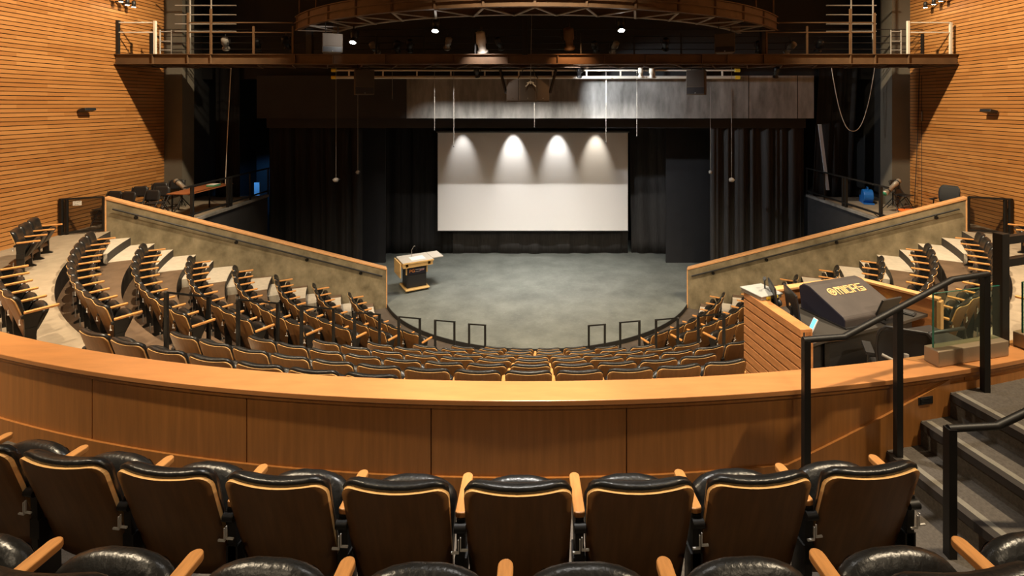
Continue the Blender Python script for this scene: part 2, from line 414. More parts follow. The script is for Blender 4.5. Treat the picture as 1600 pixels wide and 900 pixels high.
# ------------------------------------------------------------------ concrete side walls with timber cap
for s, side in ((-1, 'left'), (1, 'right')):
    A = Vector((s * 4.74, 15.62)); B = Vector((s * 11.12, 12.87)); d = (B - A); L = d.length; d.normalize()
    nrm = Vector((-d.y, d.x)); nrm = nrm if nrm.y > 0 else -nrm          # towards the stage side
    T = Matrix(((d.x, nrm.x, 0, A.x), (d.y, nrm.y, 0, A.y), (0, 0, 1, 0), (0, 0, 0, 1)))
    z0, z1 = EYE - 5.17, EYE - 2.41
    mb = MB(); mb.prism([(0, -.1), (L, -.1), (L, z1 - .05), (0, z0 - .05)], 0, .2, 'y', T=T)
    wl = structure(mb.build('wall_concrete_' + side, 'concrete'))
    mb = MB(); mb.prism([(-.03, z0 - .05), (L + .03, z1 - .05), (L + .03, z1 + .01), (-.03, z0 + .01)], -.02, .22, 'y', T=T)
    mb.prism([(L, FZ[8] - .1), (L + .035, FZ[8] - .1), (L + .035, z1 - .03), (L, z1 - .03)], -.01, .21, 'y', T=T)
    mb.prism([(-.035, 0), (0, 0), (0, z0 - .03), (-.035, z0 - .03)], -.01, .21, 'y', T=T)
    mb.build('cap', 'cap_wood', wl, bevel=.008)
    # handrail
    hr = thing('handrail', f'slim black handrail bracketed to the concrete wall, {side} side of the stage', 'handrail', (A.x, A.y, 0))
    def q(u, off, dz):
        p = T @ Vector((u, -off, z0 + (z1 - z0) * u / L + dz)); return p - Vector((A.x, A.y, 0))
    mb = MB(); mb.tube([q(.12, .07, -.24), q(L - .15, .07, -.24)], .024, 8); mb.build('rail', 'black_metal', hr)
    for u in (.75, 2.25, 4.05, L - .62):
        mb = MB(); mb.tube([q(u, .07, -.25), q(u, .06, -.31), q(u, .0, -.33)], .011, 6); mb.tube([q(u, .012, -.33), q(u, 0, -.33)], .05, 10); mb.build('bracket', 'black_metal', hr)
    # gate between the wall and the timber wall
    P = B + d * .06; Q = Vector((s * 11.93, 12.50))
    g = thing('gate', 'black framed gate with dark mesh, beside the ' + side + ' timber wall' + (', carrying a small white sign' if s < 0 else ''), 'gate', (P.x, P.y, FZ[8]))
    e = Vector((Q.x - P.x, Q.y - P.y, 0)); 
    mb = MB(); zt = .90
    for a, b in (((0, 0, .03), (0, 0, zt)), ((0, 0, zt), (*e.xy, zt)), ((*e.xy, 0), (*e.xy, zt)), ((0, 0, .05), (*e.xy, .05))): mb.bar(a, b, .045)
    mb.build('frame', 'black_metal', g)
    mb = MB(); mb.bar((*(e * .88).xy, .0), (*(e * .88).xy, zt), .06); mb.bar((*(e * 1.0).xy, .0), (*(e * 1.0).xy, zt + .02), .07); mb.build('post', 'black_metal', g)
    mb = MB(); mb.bar((*(e * .45).xy, .06), (*(e * .45).xy, zt - .02), .74 * e.length, .012, up=(-e.y, e.x, 0)); 
    mb = MB(); pa = Vector((0, 0, .07)); pb = Vector((*(e * .87).xy, .07)); up = Vector((0, 0, zt - .09)); off = Vector((-e.y, e.x, 0)).normalized() * .004
    mb.add([pa - off, pb - off, pb - off + up, pa - off + up, pa + off, pb + off, pb + off + up, pa + off + up], [(0, 1, 2, 3), (7, 6, 5, 4), (0, 4, 5, 1), (1, 5, 6, 2), (2, 6, 7, 3), (3, 7, 4, 0)])
    mb.build('mesh_panel', 'perf', g)
    if s < 0:
        GATE = (g, e)

# ------------------------------------------------------------------ text helper
def text_mesh(name, body, size, m, parent, M4, extrude=.002, align='CENTER'):
    cu = bpy.data.curves.new(name, 'FONT'); cu.body = body; cu.size = size; cu.extrude = extrude; cu.align_x = align; cu.align_y = 'CENTER'
    t = bpy.data.objects.new(name + '_curve', cu); COL.objects.link(t)
    dg = bpy.context.evaluated_depsgraph_get(); dg.update()
    me = bpy.data.meshes.new_from_object(t.evaluated_get(dg)); bpy.data.objects.remove(t); bpy.data.curves.remove(cu)
    me.name = name; me.materials.clear(); me.materials.append(M[m]); me.transform(M4)
    o = bpy.data.objects.new(name, me); COL.objects.link(o); o.parent = parent; return o
g, e = GATE
# small white sign on the gate, facing the house
ex = (-e).normalized(); nf = Vector((ex.y, -ex.x, 0)); nf = nf if nf.y < 0 else -nf
c = e * .62 + Vector((0, 0, .78)) + nf * .02
T = Matrix(((ex.x, 0, -nf.x, 0), (ex.y, 0, -nf.y, 0), (0, 1, 0, 0), (0, 0, 0, 1)))
sg = MB(); R3 = Matrix((ex, Vector((0, 0, 1)), nf)).transposed().to_4x4(); R3.translation = c
sg.box(-.085, .085, -.055, .055, -.004, .004, T=R3); sg = sg.build('sign', 'white', g); 
R4 = R3.copy(); R4.translation = c + nf * .005
text_mesh('lettering', 'STAFF\nONLY', .055, 'plastic', sg, R4, .001)

# ------------------------------------------------------------------ theatre seat
def pad_surface(mb, outline, nu, nv, front, back, thick, mi=0):
    """closed cushion: outline(v)->(half width); front/back position functions"""
    A, B = [], []
    for j in range(nv + 1):
        v = -1 + 2 * j / nv; v = math.sin(v * PI / 2)
        for i in range(nu + 1):
            u = -1 + 2 * i / nu; u = math.sin(u * PI / 2)
            t = thick * math.sqrt(max(0, 1 - abs(u) ** 7)) * math.sqrt(max(0, 1 - abs(v) ** 7))
            A.append(front(u, v, t)); B.append(back(u, v, t))
    n = nu + 1
    fa = [(j * n + i, j * n + i + 1, (j + 1) * n + i + 1, (j + 1) * n + i) for j in range(nv) for i in range(nu)]
    mb.add(A, fa, mi, True); mb.add(B, [f[::-1] for f in fa], mi, True)
def weld(o, d=.0004):
    bm = bmesh.new(); bm.from_mesh(o.data); bmesh.ops.remove_doubles(bm, verts=bm.verts, dist=d)
    bmesh.ops.recalc_face_normals(bm, faces=bm.faces); bm.to_mesh(bm and o.data); bm.free()
BZ0, BZ1, BT = .18, .815, 17
def hw_back(z, w=.255, r=.065):
    # half width of the back at height z, rounded top corners, slightly wider at the top
    ww = w * (.955 + .045 * (z - BZ0) / (BZ1 - BZ0))
    d = BZ1 - z
    if d < r: ww -= r - math.sqrt(max(0, r * r - (r - d) ** 2))
    return ww
def back_y(x, z):
    return .095 - math.tan(rad(BT)) * (z - BZ0) + .55 * x * x
def seat_parts(ay0=.02, ay1=.40, tk=.015):
    root = thing('theatre_seat', 'x', 'theatre seat')
    # shell
    zs = [BZ0 + (BZ1 - .06 - BZ0) * j / 7 for j in range(8)] + [BZ1 - .06 + .06 * math.sin(PI / 2 * j / 5) for j in range(1, 6)]
    nu = 10; vb, vf = [], []
    for z in zs:
        h = max(hw_back(z), .001)
        for i in range(nu + 1):
            x = -h + 2 * h * i / nu; y = back_y(x, z); top = .012 * math.cos(PI * x / .5) * max(0, (z - BZ0) / (BZ1 - BZ0)) ** 6
            vb.append((x, y, z + top * -1)); vf.append((x, y + tk, z - top))
    n = nu + 1; nz = len(zs); off = n * nz
    mb = MB(); o = len(mb.v)
    fb = [(j * n + i, j * n + i + 1, (j + 1) * n + i + 1, (j + 1) * n + i) for j in range(nz - 1) for i in range(nu)]
    mb.v = vb + vf
    def put(fs, m, sm):
        for f in fs: mb.f.append(f); mb.m.append(m); mb.sm.append(sm)
    put(fb, 0, True); put([tuple(x + off for x in f[::-1]) for f in fb], 0, True)
    rim = [i for i in range(n)] + [j * n + nu for j in range(1, nz)] + [(nz - 1) * n + i for i in range(nu - 1, -1, -1)] + [j * n for j in range(nz - 2, 0, -1)]
    put([(rim[i], rim[(i + 1) % len(rim)], rim[(i + 1) % len(rim)] + off, rim[i] + off) for i in range(len(rim))], 1, False)
    mb.build('back_shell', ['ply_back', 'ply_edge'], root)
    # back cushion
    zc0, zc1 = BZ0 + .16, BZ1 + .030
    def hwc(z):
        h = hw_back(BZ0 + (z - zc0) / (zc1 - zc0) * (BZ1 - BZ0), .258, .09); return h
    def P(u, v, y_off):
        z = (zc0 + zc1) / 2 + v * (zc1 - zc0) / 2; x = u * max(hwc(z), .02)
        drop = .014 * math.cos(PI * x / .5) * max(0, (z - zc0) / (zc1 - zc0)) ** 6
        return (x, back_y(x, min(z, BZ1)) + tk + y_off, z - drop)
    mb = MB()
    pad_surface(mb, None, 10, 14, lambda u, v, t: P(u, v, t * (.85 + .3 * max(0, v))), lambda u, v, t: P(u, v, -t * (.10 + .22 * max(0, v) ** 8)), .072)
    weld(mb.build('back_cushion', 'leather', root))
    # tipped-up seat
    def SP(u, v, t):
        Ls = .345; q = (v + 1) / 2 * Ls; dd = Ls - q; rr = .238
        rd = .115; hw = rr if dd >= rd else max(.05, rr * (1 - (1 - dd / rd) ** 2.3) ** (1 / 2.3))
        ang = rad(64); y = .135 + math.cos(ang) * q; z = .308 + math.sin(ang) * q
        return Vector((u * hw, y, z)) + Vector((0, -math.sin(ang), math.cos(ang))) * t
    mb = MB(); pad_surface(mb, None, 10, 16, lambda u, v, t: SP(u, v, t * .8), lambda u, v, t: SP(u, v, -t * .4), .062)
    seat = mb.build('seat_cushion', 'leather', root); weld(seat)
    mb = MB(); pad_surface(mb, None, 8, 10, lambda u, v, t: SP(u * .93, v * .92 - .05, -.018 - t), lambda u, v, t: SP(u * .93, v * .92 - .05, -.012), .022)
    sp = mb.build('seat_pan', 'pan', root); weld(sp)
    # arm with its standard, at local -x
    arm_mesh, std_mesh = None, None
    poly = []
    wv, y0, y1 = .0275, ay0, ay1
    for i in range(9): t = PI * i / 8; poly.append((wv * math.cos(t), y1 - wv + wv * math.sin(t)))
    for i in range(5): t = PI + PI * i / 4; poly.append((wv * math.cos(t), y0 + wv * .35 + wv * .35 * math.sin(t)))
    mb = MB(); mb.prism(poly, .595, .624, 'z'); arm = mb.build('armrest', 'arm_wood', root, bevel=.006)
    arm.location = (-.281, 0, 0)
    prof = [(-.02, 0), (.20, 0), (.20, .02), (.15, .05), (.145, .30), (.16, .45), (.20, .555), (.20, .595), (.03, .595), (.03, .54), (.035, .44), (.035, .30), (.05, .06), (-.02, .02)]
    mb = MB(); mb.prism(prof, -.020, .020, 'x'); mb.box(-.034, .034, -.03, .21, 0, .012)
    mb.box(-.03, .03, .035, .14, .30, .40)
    mb.tube([(-.028, .02, .56), (.028, .02, .56)], .022, 10)
    mb.box(-.038, -.002, -.012, -.004, .462, .470, 1); mb.box(.004, .040, -.012, -.004, .474, .482, 1)  # metal clips coloured white to paint in their glint
    mb.box(-.006, -.002, -.014, -.006, .47, .53, 1); mb.box(.004, .008, -.014, -.006, .48, .54, 1)
    mb.box(-.012, .012, -.012, .0, .10, .24, 2)
    std = mb.build('standard', ['black_metal', 'white', 'grey_metal'], root); std.location = (-.281, 0, 0)
    return root, arm, std
PROTO = [seat_parts(.03, .37, .015), seat_parts(.03, .30, .021), seat_parts(.03, .25, .014)]   # side blocks, balcony, middle block
PART_LIST = [list(p[0].children) for p in PROTO]
ORD = ['zeroth', 'first', 'second', 'third', 'fourth', 'fifth', 'sixth', 'seventh', 'eighth', 'ninth', 'tenth', 'eleventh', 'twelfth', 'thirteenth', 'fourteenth', 'fifteenth', 'sixteenth', 'seventeenth', 'eighteenth', 'nineteenth', 'twentieth']
used_first = [False, False, False]
def place_seat(R, a, z, label, group, end=False, kind=0):
    """R = radius at the top of the back"""
    Ro = R - .125
    src = PROTO[kind][0]
    if not used_first[kind]: r = src; used_first[kind] = True
    else:
        r = src.copy(); COL.objects.link(r); kids = []
        for ch in PART_LIST[kind]:
            c = ch.copy(); COL.objects.link(c); c.parent = r; kids.append(c)
    r.location = polar(Ro, a, z); r.rotation_euler = (0, 0, a)
    r['label'] = label; r['category'] = 'theatre seat'; r['group'] = group
    if end: PENDING.append((r, kind))
    return r
PENDING = []
def project(p):
    return (CX + FPX * (p.x - CAMX) / p.y, CY + FPX * (EYE - p.z) / p.y) if p.y > .1 else (-999, -999)
def inside(pt, poly):
    x, y = pt; r = False; n = len(poly)
    for i in range(n):
        (x0, y0), (x1, y1) = poly[i], poly[(i + 1) % n]
        if (y0 > y) != (y1 > y) and x < (x1 - x0) * (y - y0) / (y1 - y0) + x0: r = not r
    return r
# balcony rows
J1 = [.313 + .567 * i for i in range(-7, 4)]
def upper(J, Rj, Rb, z, wide):
    n = len(J) - 1
    for i in range(n):
        a = (J[i] + J[i + 1]) / 2 / Rj
        e = i == n - 1
        place_seat(Rb, a, z, f"black leather seat, {ORD[n - i]} from the right end of the {wide}", 'seats in the balcony rows', e, 1)
upper(J1, 14.31, 14.70, UZ[0], 'balcony row facing the parapet')
upper([.015 + .56 * i for i in range(-5, 6)], 15.21, 15.60, UZ[1], 'nearest balcony row')
# stalls
HIDE = [(1172, 492), (1190, 450), (1335, 442), (1450, 478), (1466, 560), (1172, 600)]
NC = [0, 4, 6, 8, 11, 13, 15, 17, 18]
ROWN = [''] + [f'{ORD[k]} row from stage' for k in range(1, 9)]
def hidden(R, a, z):
    p = [project(polar(R, a + d / R, z + h)) for d, h in ((-.25, .80), (.25, .80), (0, .84), (-.25, .62), (.25, .62))]
    return all(inside(q, HIDE) for q in p)
for k in range(1, 9):
    R = RB[k]
    # middle block
    A = rad(CLA[k]) + .03 / R; n = NC[k]
    keep = []
    for i in range(n):
        a = -A + 2 * A * (i + .5) / n
        x = R * math.sin(a)
        if k == 8 and a > rad(-5.5): continue
        if k == 7 and x > 2.75: continue
        if k == 6 and x > 2.50: continue
        if k >= 3 and hidden(R, a, FZ[k]): continue
        keep.append((i, a))
    for j, (i, a) in enumerate(keep):
        place_seat(R, a, FZ[k], f"black leather seat, {ORD[i + 1]} from the left aisle, {ROWN[k]}, middle block", 'seats in the middle stalls block', j == len(keep) - 1, 2)
    # side blocks
    for s, side in ((-1, 'left'), (1, 'right')):
        a0, a1 = rad(LRA[k]), rad(WLA[k]); n = round((a1 - a0) * R / .555)
        def gap(i): q = a0 + (a1 - a0) * (i + .5) / n; return k == 8 and rad(44.5) < q < rad(53.2)
        for i in range(n):                       # i = 0 at the aisle
            a = s * (a0 + (a1 - a0) * (i + .5) / n)
            if k == 8 and rad(44.5) < abs(a) < rad(53.2): continue
            if k == 8 and abs(a) >= rad(53.2) and abs(a) > rad(61): continue
            if s > 0 and hidden(R, a, FZ[k]): continue
            if s > 0 and k == 8 and abs(a) < rad(33): continue
            last = (i == 0) if s < 0 else (i == n - 1)
            if k == 8 and s < 0 and i > 0:
                prev = a0 + (a1 - a0) * (i - .5) / n
                if rad(44.5) < prev < rad(53.2): last = True
            lab = f"black leather seat, {ORD[sum(1 for j in range(i, n) if not gap(j))]} from the concrete wall, {ROWN[k]}, {side} block"
            place_seat(R, a, FZ[k], lab, f'seats in the {side} stalls block', last)
for r, kind in PENDING:
    for src in PROTO[kind][1:]:
        c = src.copy(); COL.objects.link(c); c.parent = r; c.location = (.281, 0, 0)

# ------------------------------------------------------------------ aisle hoops
def hoop(pn, pf, Hn, Hf, zn, zf, label, group):
    n = at_height(*pn, Hn); f = at_height(*pf, Hf)
    t = thing('aisle_rail', label, 'handrail', (n.x, n.y, zn), 0, group)
    b = Vector((n.x, n.y, zn)); L = lambda p: Vector(p) - b
    MB().bar(L((n.x, n.y, zn)), L((n.x, n.y, n.z)), .05).build('post', 'black_metal', t, bevel=.006)
    MB().bar(L((f.x, f.y, zf)), L((f.x, f.y, f.z)), .05).build('post', 'black_metal', t, bevel=.006)
    d = (f - n).normalized() * .025
    MB().bar(L(n - d), L(f + d), .045, .03).build('top_bar', 'black_metal', t, bevel=.006)
LH = {7: ((260, 457), (326, 464)), 6: ((372, 468), (434, 474)), 5: ((471, 478), (521, 483)), 4: ((554, 488), (593, 491.5)), 3: ((623, 495), (656, 498)), 2: ((680, 500.5), (710, 503)), 1: ((733, 506.5), (758, 508))}
RH = {1: ((945, 507), (920, 509)), 2: ((999, 501.5), (969, 504)), 3: ((1059, 497), (1025, 500)), 4: ((1131, 490.5), (1091, 494))}
for side, D in (('left', LH), ('right', RH)):
    for k, (pn, pf) in D.items():
        Hn = 6.186 - .412 * (k - 1) - .95; Hf = (6.186 - .412 * (k - 2) - .95) if k > 1 else 6.40 - .95
        zf = FZ[k - 1] if k > 1 else 0.
        nm = 'nearest the stage' if k == 1 else f'{ORD[k]} from the stage'
        hoop(pn, pf, Hn, Hf, FZ[k], zf, f'black square-tube aisle rail, {nm}, in the {side} stalls aisle', 'aisle rails')
# ------------------------------------------------------------------ stage dressing
def curtain(name, x0, x1, y, z0, z1, mtl, folds, depth, label, cat='curtain', group=None, seed=0, flare=0., slant=0., wrinkle=0.):
    rnd = random.Random(seed); n = int((x1 - x0) / .035) + 2; rows = 12
    ph = [rnd.uniform(0, 6.28) for _ in range(6)]; fr = [folds * f for f in (1, 1.63, .47, 2.7)]
    mb = MB(); vs = []
    for j in range(rows + 1):
        t = j / rows; z = z0 + (z1 - z0) * t
        for i in range(n + 1):
            s = i / n; x = x0 + (x1 - x0) * s + slant * (1 - t)
            g = sum(a * math.sin(2 * PI * f * (s * (x1 - x0)) + p + .25 * math.sin(3 * t + p)) for a, f, p in zip((1, .55, .6, .25), fr, ph))
            g = math.tanh(g * 1.1)
            yy = y + depth * g * (1 + flare * (1 - t)) + wrinkle * math.sin(9 * t + 14 * s + ph[4]) * math.sin(5 * s + 6 * t + ph[5]) * (1 - .5 * t)
            vs.append((x, yy, z))
    m = n + 1
    mb.add(vs, [(j * m + i, j * m + i + 1, (j + 1) * m + i + 1, (j + 1) * m + i) for j in range(rows) for i in range(n)], 0, True)
    o = mb.build(name, mtl, solid=.012)
    return tag(o, label, cat, group)
ZS = .125
curtain('backdrop_curtain', -8.2, -3.62, 20.95, ZS, EYE + .6, 'velour', 1.5, .05, 'dark backdrop drape hanging to the left of the white screen', seed=3, wrinkle=.02)  # darker velour paints in the shade at the left
curtain('backdrop_curtain', -3.6, 3.78, 20.95, ZS, EYE + .6, 'velour_grey', .9, .06, 'dark backdrop drape hanging behind and below the white screen', seed=5, wrinkle=.06)
curtain('backdrop_curtain', 3.8, 8.2, 20.95, ZS, EYE + .6, 'velour_grey', 1.1, .07, 'charcoal drape with loose folds hanging just right of the screen', seed=8, wrinkle=.03, slant=.15)
curtain('stage_curtain', -9.68, -6.35, 17.95, ZS, EYE - .55, 'velour', 2.0, .09, 'black pleated stage curtain at the left end of the proscenium', seed=11)
curtain('stage_curtain', 6.22, 9.62, 17.95, ZS, EYE - .55, 'velour_grey', 2.1, .10, 'black pleated stage curtain at the right end of the proscenium', seed=12)  # paler velour paints in the light falling on this black curtain
curtain('side_drape', -11.4, -10.55, 17.6, FZ[8] + .02, EYE + 1.6, 'velour', 2.4, .05, 'black drape behind the left side gallery', seed=21)
curtain('side_drape', 10.0, 11.4, 17.6, FZ[8] + .02, EYE + 1.6, 'velour', 2.2, .06, 'black drape behind the right side gallery', seed=22, slant=-.25)
def flat(x0, x1, y, label, ry=0.):
    t = thing('masking_flat', label, 'stage flat', ((x0 + x1) / 2, y, .12), ry)
    h = (x1 - x0) / 2
    MB().box(-h, h, 0, .06, 0, EYE - .3 - .12).build('face', 'flat_black', t)
    mb = MB()
    for x in (-h + .04, 0, h - .04): mb.box(x - .03, x + .03, .06, .11, 0, EYE - .4 - .12)
    mb.box(-h, h, .06, .10, .02, .1); mb.build('frame', 'black_paint', t)
flat(-7.55, -6.05, 19.7, 'tall black masking flat at the left of the stage, beside the pleated curtain')
flat(5.08, 7.0, 19.7, 'tall black masking flat at the right of the stage, beside the pleated curtain')
# screen
P0 = at_depth(684, 207, 20.4); P1 = at_depth(981, 361, 20.4)
sc = thing('projection_screen', 'large white projection screen hanging at the back of the stage', 'screen', ((P0.x + P1.x) / 2, 20.4, P1.z))
hw, hh = (P1.x - P0.x) / 2, P0.z - P1.z
MB().box(-hw, hw, 0, .012, .0, hh).build('surface', 'screen', sc)
MB().tube([(-hw - .02, .01, 0), (hw + .02, .01, 0)], .022, 8).build('bottom_bar', 'plastic', sc)
MB().tube([(-hw - .05, .03, hh + .05), (hw + .05, .03, hh + .05)], .07, 10).build('roller', 'plastic', sc)
mb = MB()
for x in (-hw + .3, hw - .3): mb.tube([(x, .03, hh + .1), (x, .03, hh + 7.55)], .006, 5)
mb.build('wire', 'black_metal', sc)
# lectern
lec = thing('lectern', 'birch and black lectern with folding side leaves on the stage', 'lectern', (-4.20, 17.0, .12), math.atan2(.41, .70))
MB().box(-.41, .41, -.40, .40, .06, .12).build('base', 'lectern_wood', lec, bevel=.02)
mb = MB().box(-.36, .36, -.35, .35, .035, .062)
for x in (-.3, .3):
    for y in (-.3, .3): mb.tube([(x - .02, y, .028), (x + .02, y, .028)], .028, 10)
mb.build('caster_frame', 'plastic', lec)
body = MB().box(-.33, .33, -.26, .30, .12, .86).build('body', 'lectern_black', lec)
MB().box(-.30, .30, -.275, -.26, .14, .55).build('front_panel', 'lectern_black', lec)
sign = MB().box(-.30, .30, -.272, -.26, .56, .79).build('sign', 'cover_navy', lec)
Tl = Matrix(((1, 0, 0, -.16), (0, 0, -1, -.274), (0, 1, 0, .68), (0, 0, 0, 1)))
text_mesh('lettering', 'PG', .15, 'orange', sign, Tl, .001)
mb = MB(); mb.box(-.05, .26, -.276, -.272, .705, .722); mb.box(-.05, .12, -.276, -.272, .64, .65); mb.build('text_line', 'pale_print', sign)
MB().box(.10, .25, -.276, -.272, .665, .687).build('text_line', 'pink', sign)
for x in (-.35, .35): MB().box(x - .02, x + .02, -.29, -.23, .58, .86).build('strut', 'lectern_wood', lec, bevel=.004)
mb = MB()
mb.box(-.50, .50, -.46, -.43, .86, .885); mb.box(-.50, .50, -.46, -.43, .985, 1.01); mb.box(-.50, -.42, -.46, -.43, .885, .985); mb.box(-.33, .33, -.46, -.43, .885, .985); mb.box(.42, .50, -.46, -.43, .885, .985)
mb.box(-.50, -.47, -.43, .40, .86, 1.01); mb.box(.47, .50, -.43, .40, .86, 1.01); mb.box(-.47, .47, .37, .40, .86, 1.01); mb.box(-.47, .47, -.43, .37, .86, .875)
mb.build('apron', 'lectern_wood', lec, bevel=.004)
mb = MB().box(-.52, .52, -.48, .42, 1.01, 1.045); top = mb.build('top', 'lectern_top', lec, bevel=.006)
MB().box(-.52, .52, -.505, -.48, 1.0, 1.05).build('edge', 'lectern_wood', top, bevel=.005)
MB().box(.53, .92, -.30, .40, 1.012, 1.045).build('leaf', 'lectern_top', lec, bevel=.006)
lf = MB().box(-.60, -.565, -.42, .36, .55, 1.03).build('leaf', 'lectern_wood', lec, bevel=.006)
mb = MB(); mb.tube([(-.05, .15, 1.045), (-.04, .2, 1.25), (0, .1, 1.40), (.0, .02, 1.43)], .008, 6); mb.tube([(0, .02, 1.43), (0, -.04, 1.44)], .014, 8); mb.build('microphone', 'grey_metal', lec)
mb = MB().box(-.18, .30, -.30, .10, 1.045, 1.053); mb.build('paper', 'white', top)

# ------------------------------------------------------------------ side galleries
for s, side in ((-1, 'left'), (1, 'right')):
    poly = [(s * XW, 12.8), (s * 11.2, 13.12), (s * 9.72, 13.74), (s * 9.72, 17.9), (s * XW, 17.9)]
    mb = MB(); mb.prism(poly, 0.05, FZ[8] - .001, 'z', 0)
    gf = structure(mb.build('floor_gallery_' + side, 'dark_paint'))
    mb = MB(); pin = [(s * (XW - .01), 12.82), (s * 11.2, 13.14), (s * 9.80, 13.74), (s * 9.80, 17.85), (s * (XW - .01), 17.85)]
    mb.prism(pin, FZ[8] - .01, FZ[8] + .004, 'z'); mb.build('carpet', 'carpet', gf)
    mb = MB(); x0, x1 = sorted((s * 9.66, s * 9.80)); mb.box(x0, x1, 13.78, 17.9, FZ[8] - .03, FZ[8] + .05); mb.build('kerb', 'concrete_grey', gf)
    gr = thing('guard_rail', f'black guard rail with square posts along the {side} side gallery', 'guard rail', (s * 9.73, 13.75, FZ[8] + .05))
    ys = (.30, 1.9, 2.05, 3.1, 4.2)
    for y in ys: MB().bar((0, y, 0), (0, y, .93), .07 if y < 3 else .04).build('post', 'black_metal', gr)
    MB().bar((0, .0, .93), (0, 4.25, .93), .06, .04).build('rail', 'black_metal', gr)
    MB().bar((0, .0, .12), (0, 4.25, .12), .05, .04).build('rail', 'black_metal', gr)
# vent grille in the right gallery front
mb = MB().box(-.02, .02, 0, .9, 0, .7); vt = tag(mb.build('vent_grille', 'plastic', loc=(9.69, 15.3, 1.7)), 'dark louvred vent in the front of the right side gallery', 'vent')
mb = MB()
for i in range(9): mb.box(-.035, -.02, .05, .85, .06 + i * .07, .085 + i * .07)
mb.build('louvre', 'dark_paint', vt)

# folding chairs of the left gallery
def folding_chair(loc, rz, label, group=None):
    t = thing('folding_chair', label, 'chair', loc, rz, group)
    MB().box(-.21, .21, -.02, .36, .43, .46).build('seat', 'plastic', t, bevel=.015)
    bk = MB(); vs = []
    for j in range(7):
        z = .58 + .30 * j / 6; hw = .21 - .05 * max(0, (j - 4) / 2) ** 2
        for i in range(7):
            x = -hw + 2 * hw * i / 6; vs.append((x, -.06 - .18 * (z - .43) + .25 * x * x, z))
    bk.add(vs, [(j * 7 + i, j * 7 + i + 1, (j + 1) * 7 + i + 1, (j + 1) * 7 + i) for j in range(6) for i in range(6)], 0, True)
    bk.build('backrest', 'plastic', t, solid=.025)
    for x in (-.225, .225):
        mb = MB(); mb.tube([(x, .36, .01), (x, .08, .44), (x, -.06, .60), (x, -.135, .86)], .013, 6); mb.build('leg', 'black_metal', t)
        mb = MB(); mb.tube([(x * .9, -.20, .01), (x * .9, .20, .44)], .013, 6); mb.build('leg', 'black_metal', t)
    mb = MB(); mb.tube([(-.225, .28, .13), (.225, .28, .13)], .009, 6); mb.tube([(-.2, -.13, .12), (.2, -.13, .12)], .009, 6); mb.build('stretcher', 'grey_metal', t)
    return t
gz = FZ[8] + .004
chair_at = [(182, 345, 'furthest left, beside the timber wall'), (207, 340, 'second from the left end'), (231, 339, 'third from the left end'), (252, 333, 'fourth from the left end'), (232, 352, 'front line, half behind the wall cap'), (262, 345, 'with a white tag on its back'), (272, 325, 'nearest the pale pier and follow spot')]
cpos = [(-11.72, 13.7, 205), (-11.25, 13.6, 200), (-11.6, 14.45, 215), (-11.55, 15.15, 220), (-10.78, 13.85, 205), (-11.0, 14.5, 215), (-11.45, 15.75, 225)]
for (px, py, d), (x, y, r) in zip(chair_at, cpos):
    c = folding_chair((x, y, gz), rad(r - 180 + 150), f'black folding chair on the left gallery, {d}', 'folding chairs on the left gallery')
    if 'tag' in d:
        MB().box(-.04, .04, -.165, -.155, .78, .83).build('tag', 'white', c)
folding_chair((11.40, 15.72, gz), rad(205), 'black folding chair under the follow spot on the right gallery')
def follow_spot(loc, d, label):
    t = thing('follow_spot', label, 'spotlight', loc)
    T = Matrix.Translation((0, 0, .78)) @ Vector(d).to_track_quat('Z', 'Y').to_matrix().to_4x4() @ Matrix.Scale(.74, 4)
    MB().lathe([(.07, -.45), (.10, -.42), (.10, -.12), (.085, -.10), (.085, .18), (.10, .20), (.10, .48), (.115, .50), (.115, .58)], 20, 0, T).build('barrel', 'silver', t)
    MB().lathe([(.09, .58), (.09, .6)], 20, 0, T).build('lens', 'green', t)
    for z in (-.3, .35): MB().lathe([(.100, z), (.116, z), (.116, z + .04), (.100, z + .04)], 20, 0, T).build('band', 'plastic', t)
    mb = MB(); mb.tube([(0, -.12, .78), (0, -.12, .62), (0, 0, .56), (0, .12, .62), (0, .12, .78)], .013, 6); mb.build('yoke', 'black_metal', t)
    MB().tube([(0, 0, .57), (0, 0, .2)], .022, 8).build('stand', 'black_metal', t)
    for k in range(3):
        a = 2 * PI * k / 3 + .4
        MB().tube([(0, 0, .42), (.30 * math.cos(a), .30 * math.sin(a), .02)], .014, 6).build('leg', 'black_metal', t)
follow_spot((-10.92, 15.3, gz), (.80, -.30, -.45), 'silver follow spot on a tripod on the left gallery')
follow_spot((10.92, 15.25, gz), (-.80, -.30, -.48), 'silver follow spot on a tripod on the right gallery')
# table on the left gallery
tb = thing('table', 'long brown folding table behind the rail of the left gallery', 'table', (-10.14, 15.05, gz))
MB().box(-.36, .36, -.95, .95, .72, .75).build('top', 'brown_table', tb, bevel=.006)
for x in (-.3, .3):
    for y in (-.8, .8): MB().bar((x, y, 0), (x, y, .72), .03).build('leg', 'black_metal', tb)
bk = tag(MB().box(-.12, .12, -.16, .16, 0, .05).build('binder', 'green', loc=(-10.05, 15.45, gz + .75), bevel=.004), 'green binder lying on the brown gallery table', 'binder')
MB().box(-.12, .12, -.155, .155, .05, .056).build('paper', 'white', bk)
tag(MB().lathe([(.035, 0), (.04, .16), (.036, .16), (.03, .01)], 16).build('jar', 'glass', loc=(-10.05, 15.82, gz + .75)), 'small clear jar standing on the brown gallery table', 'jar')
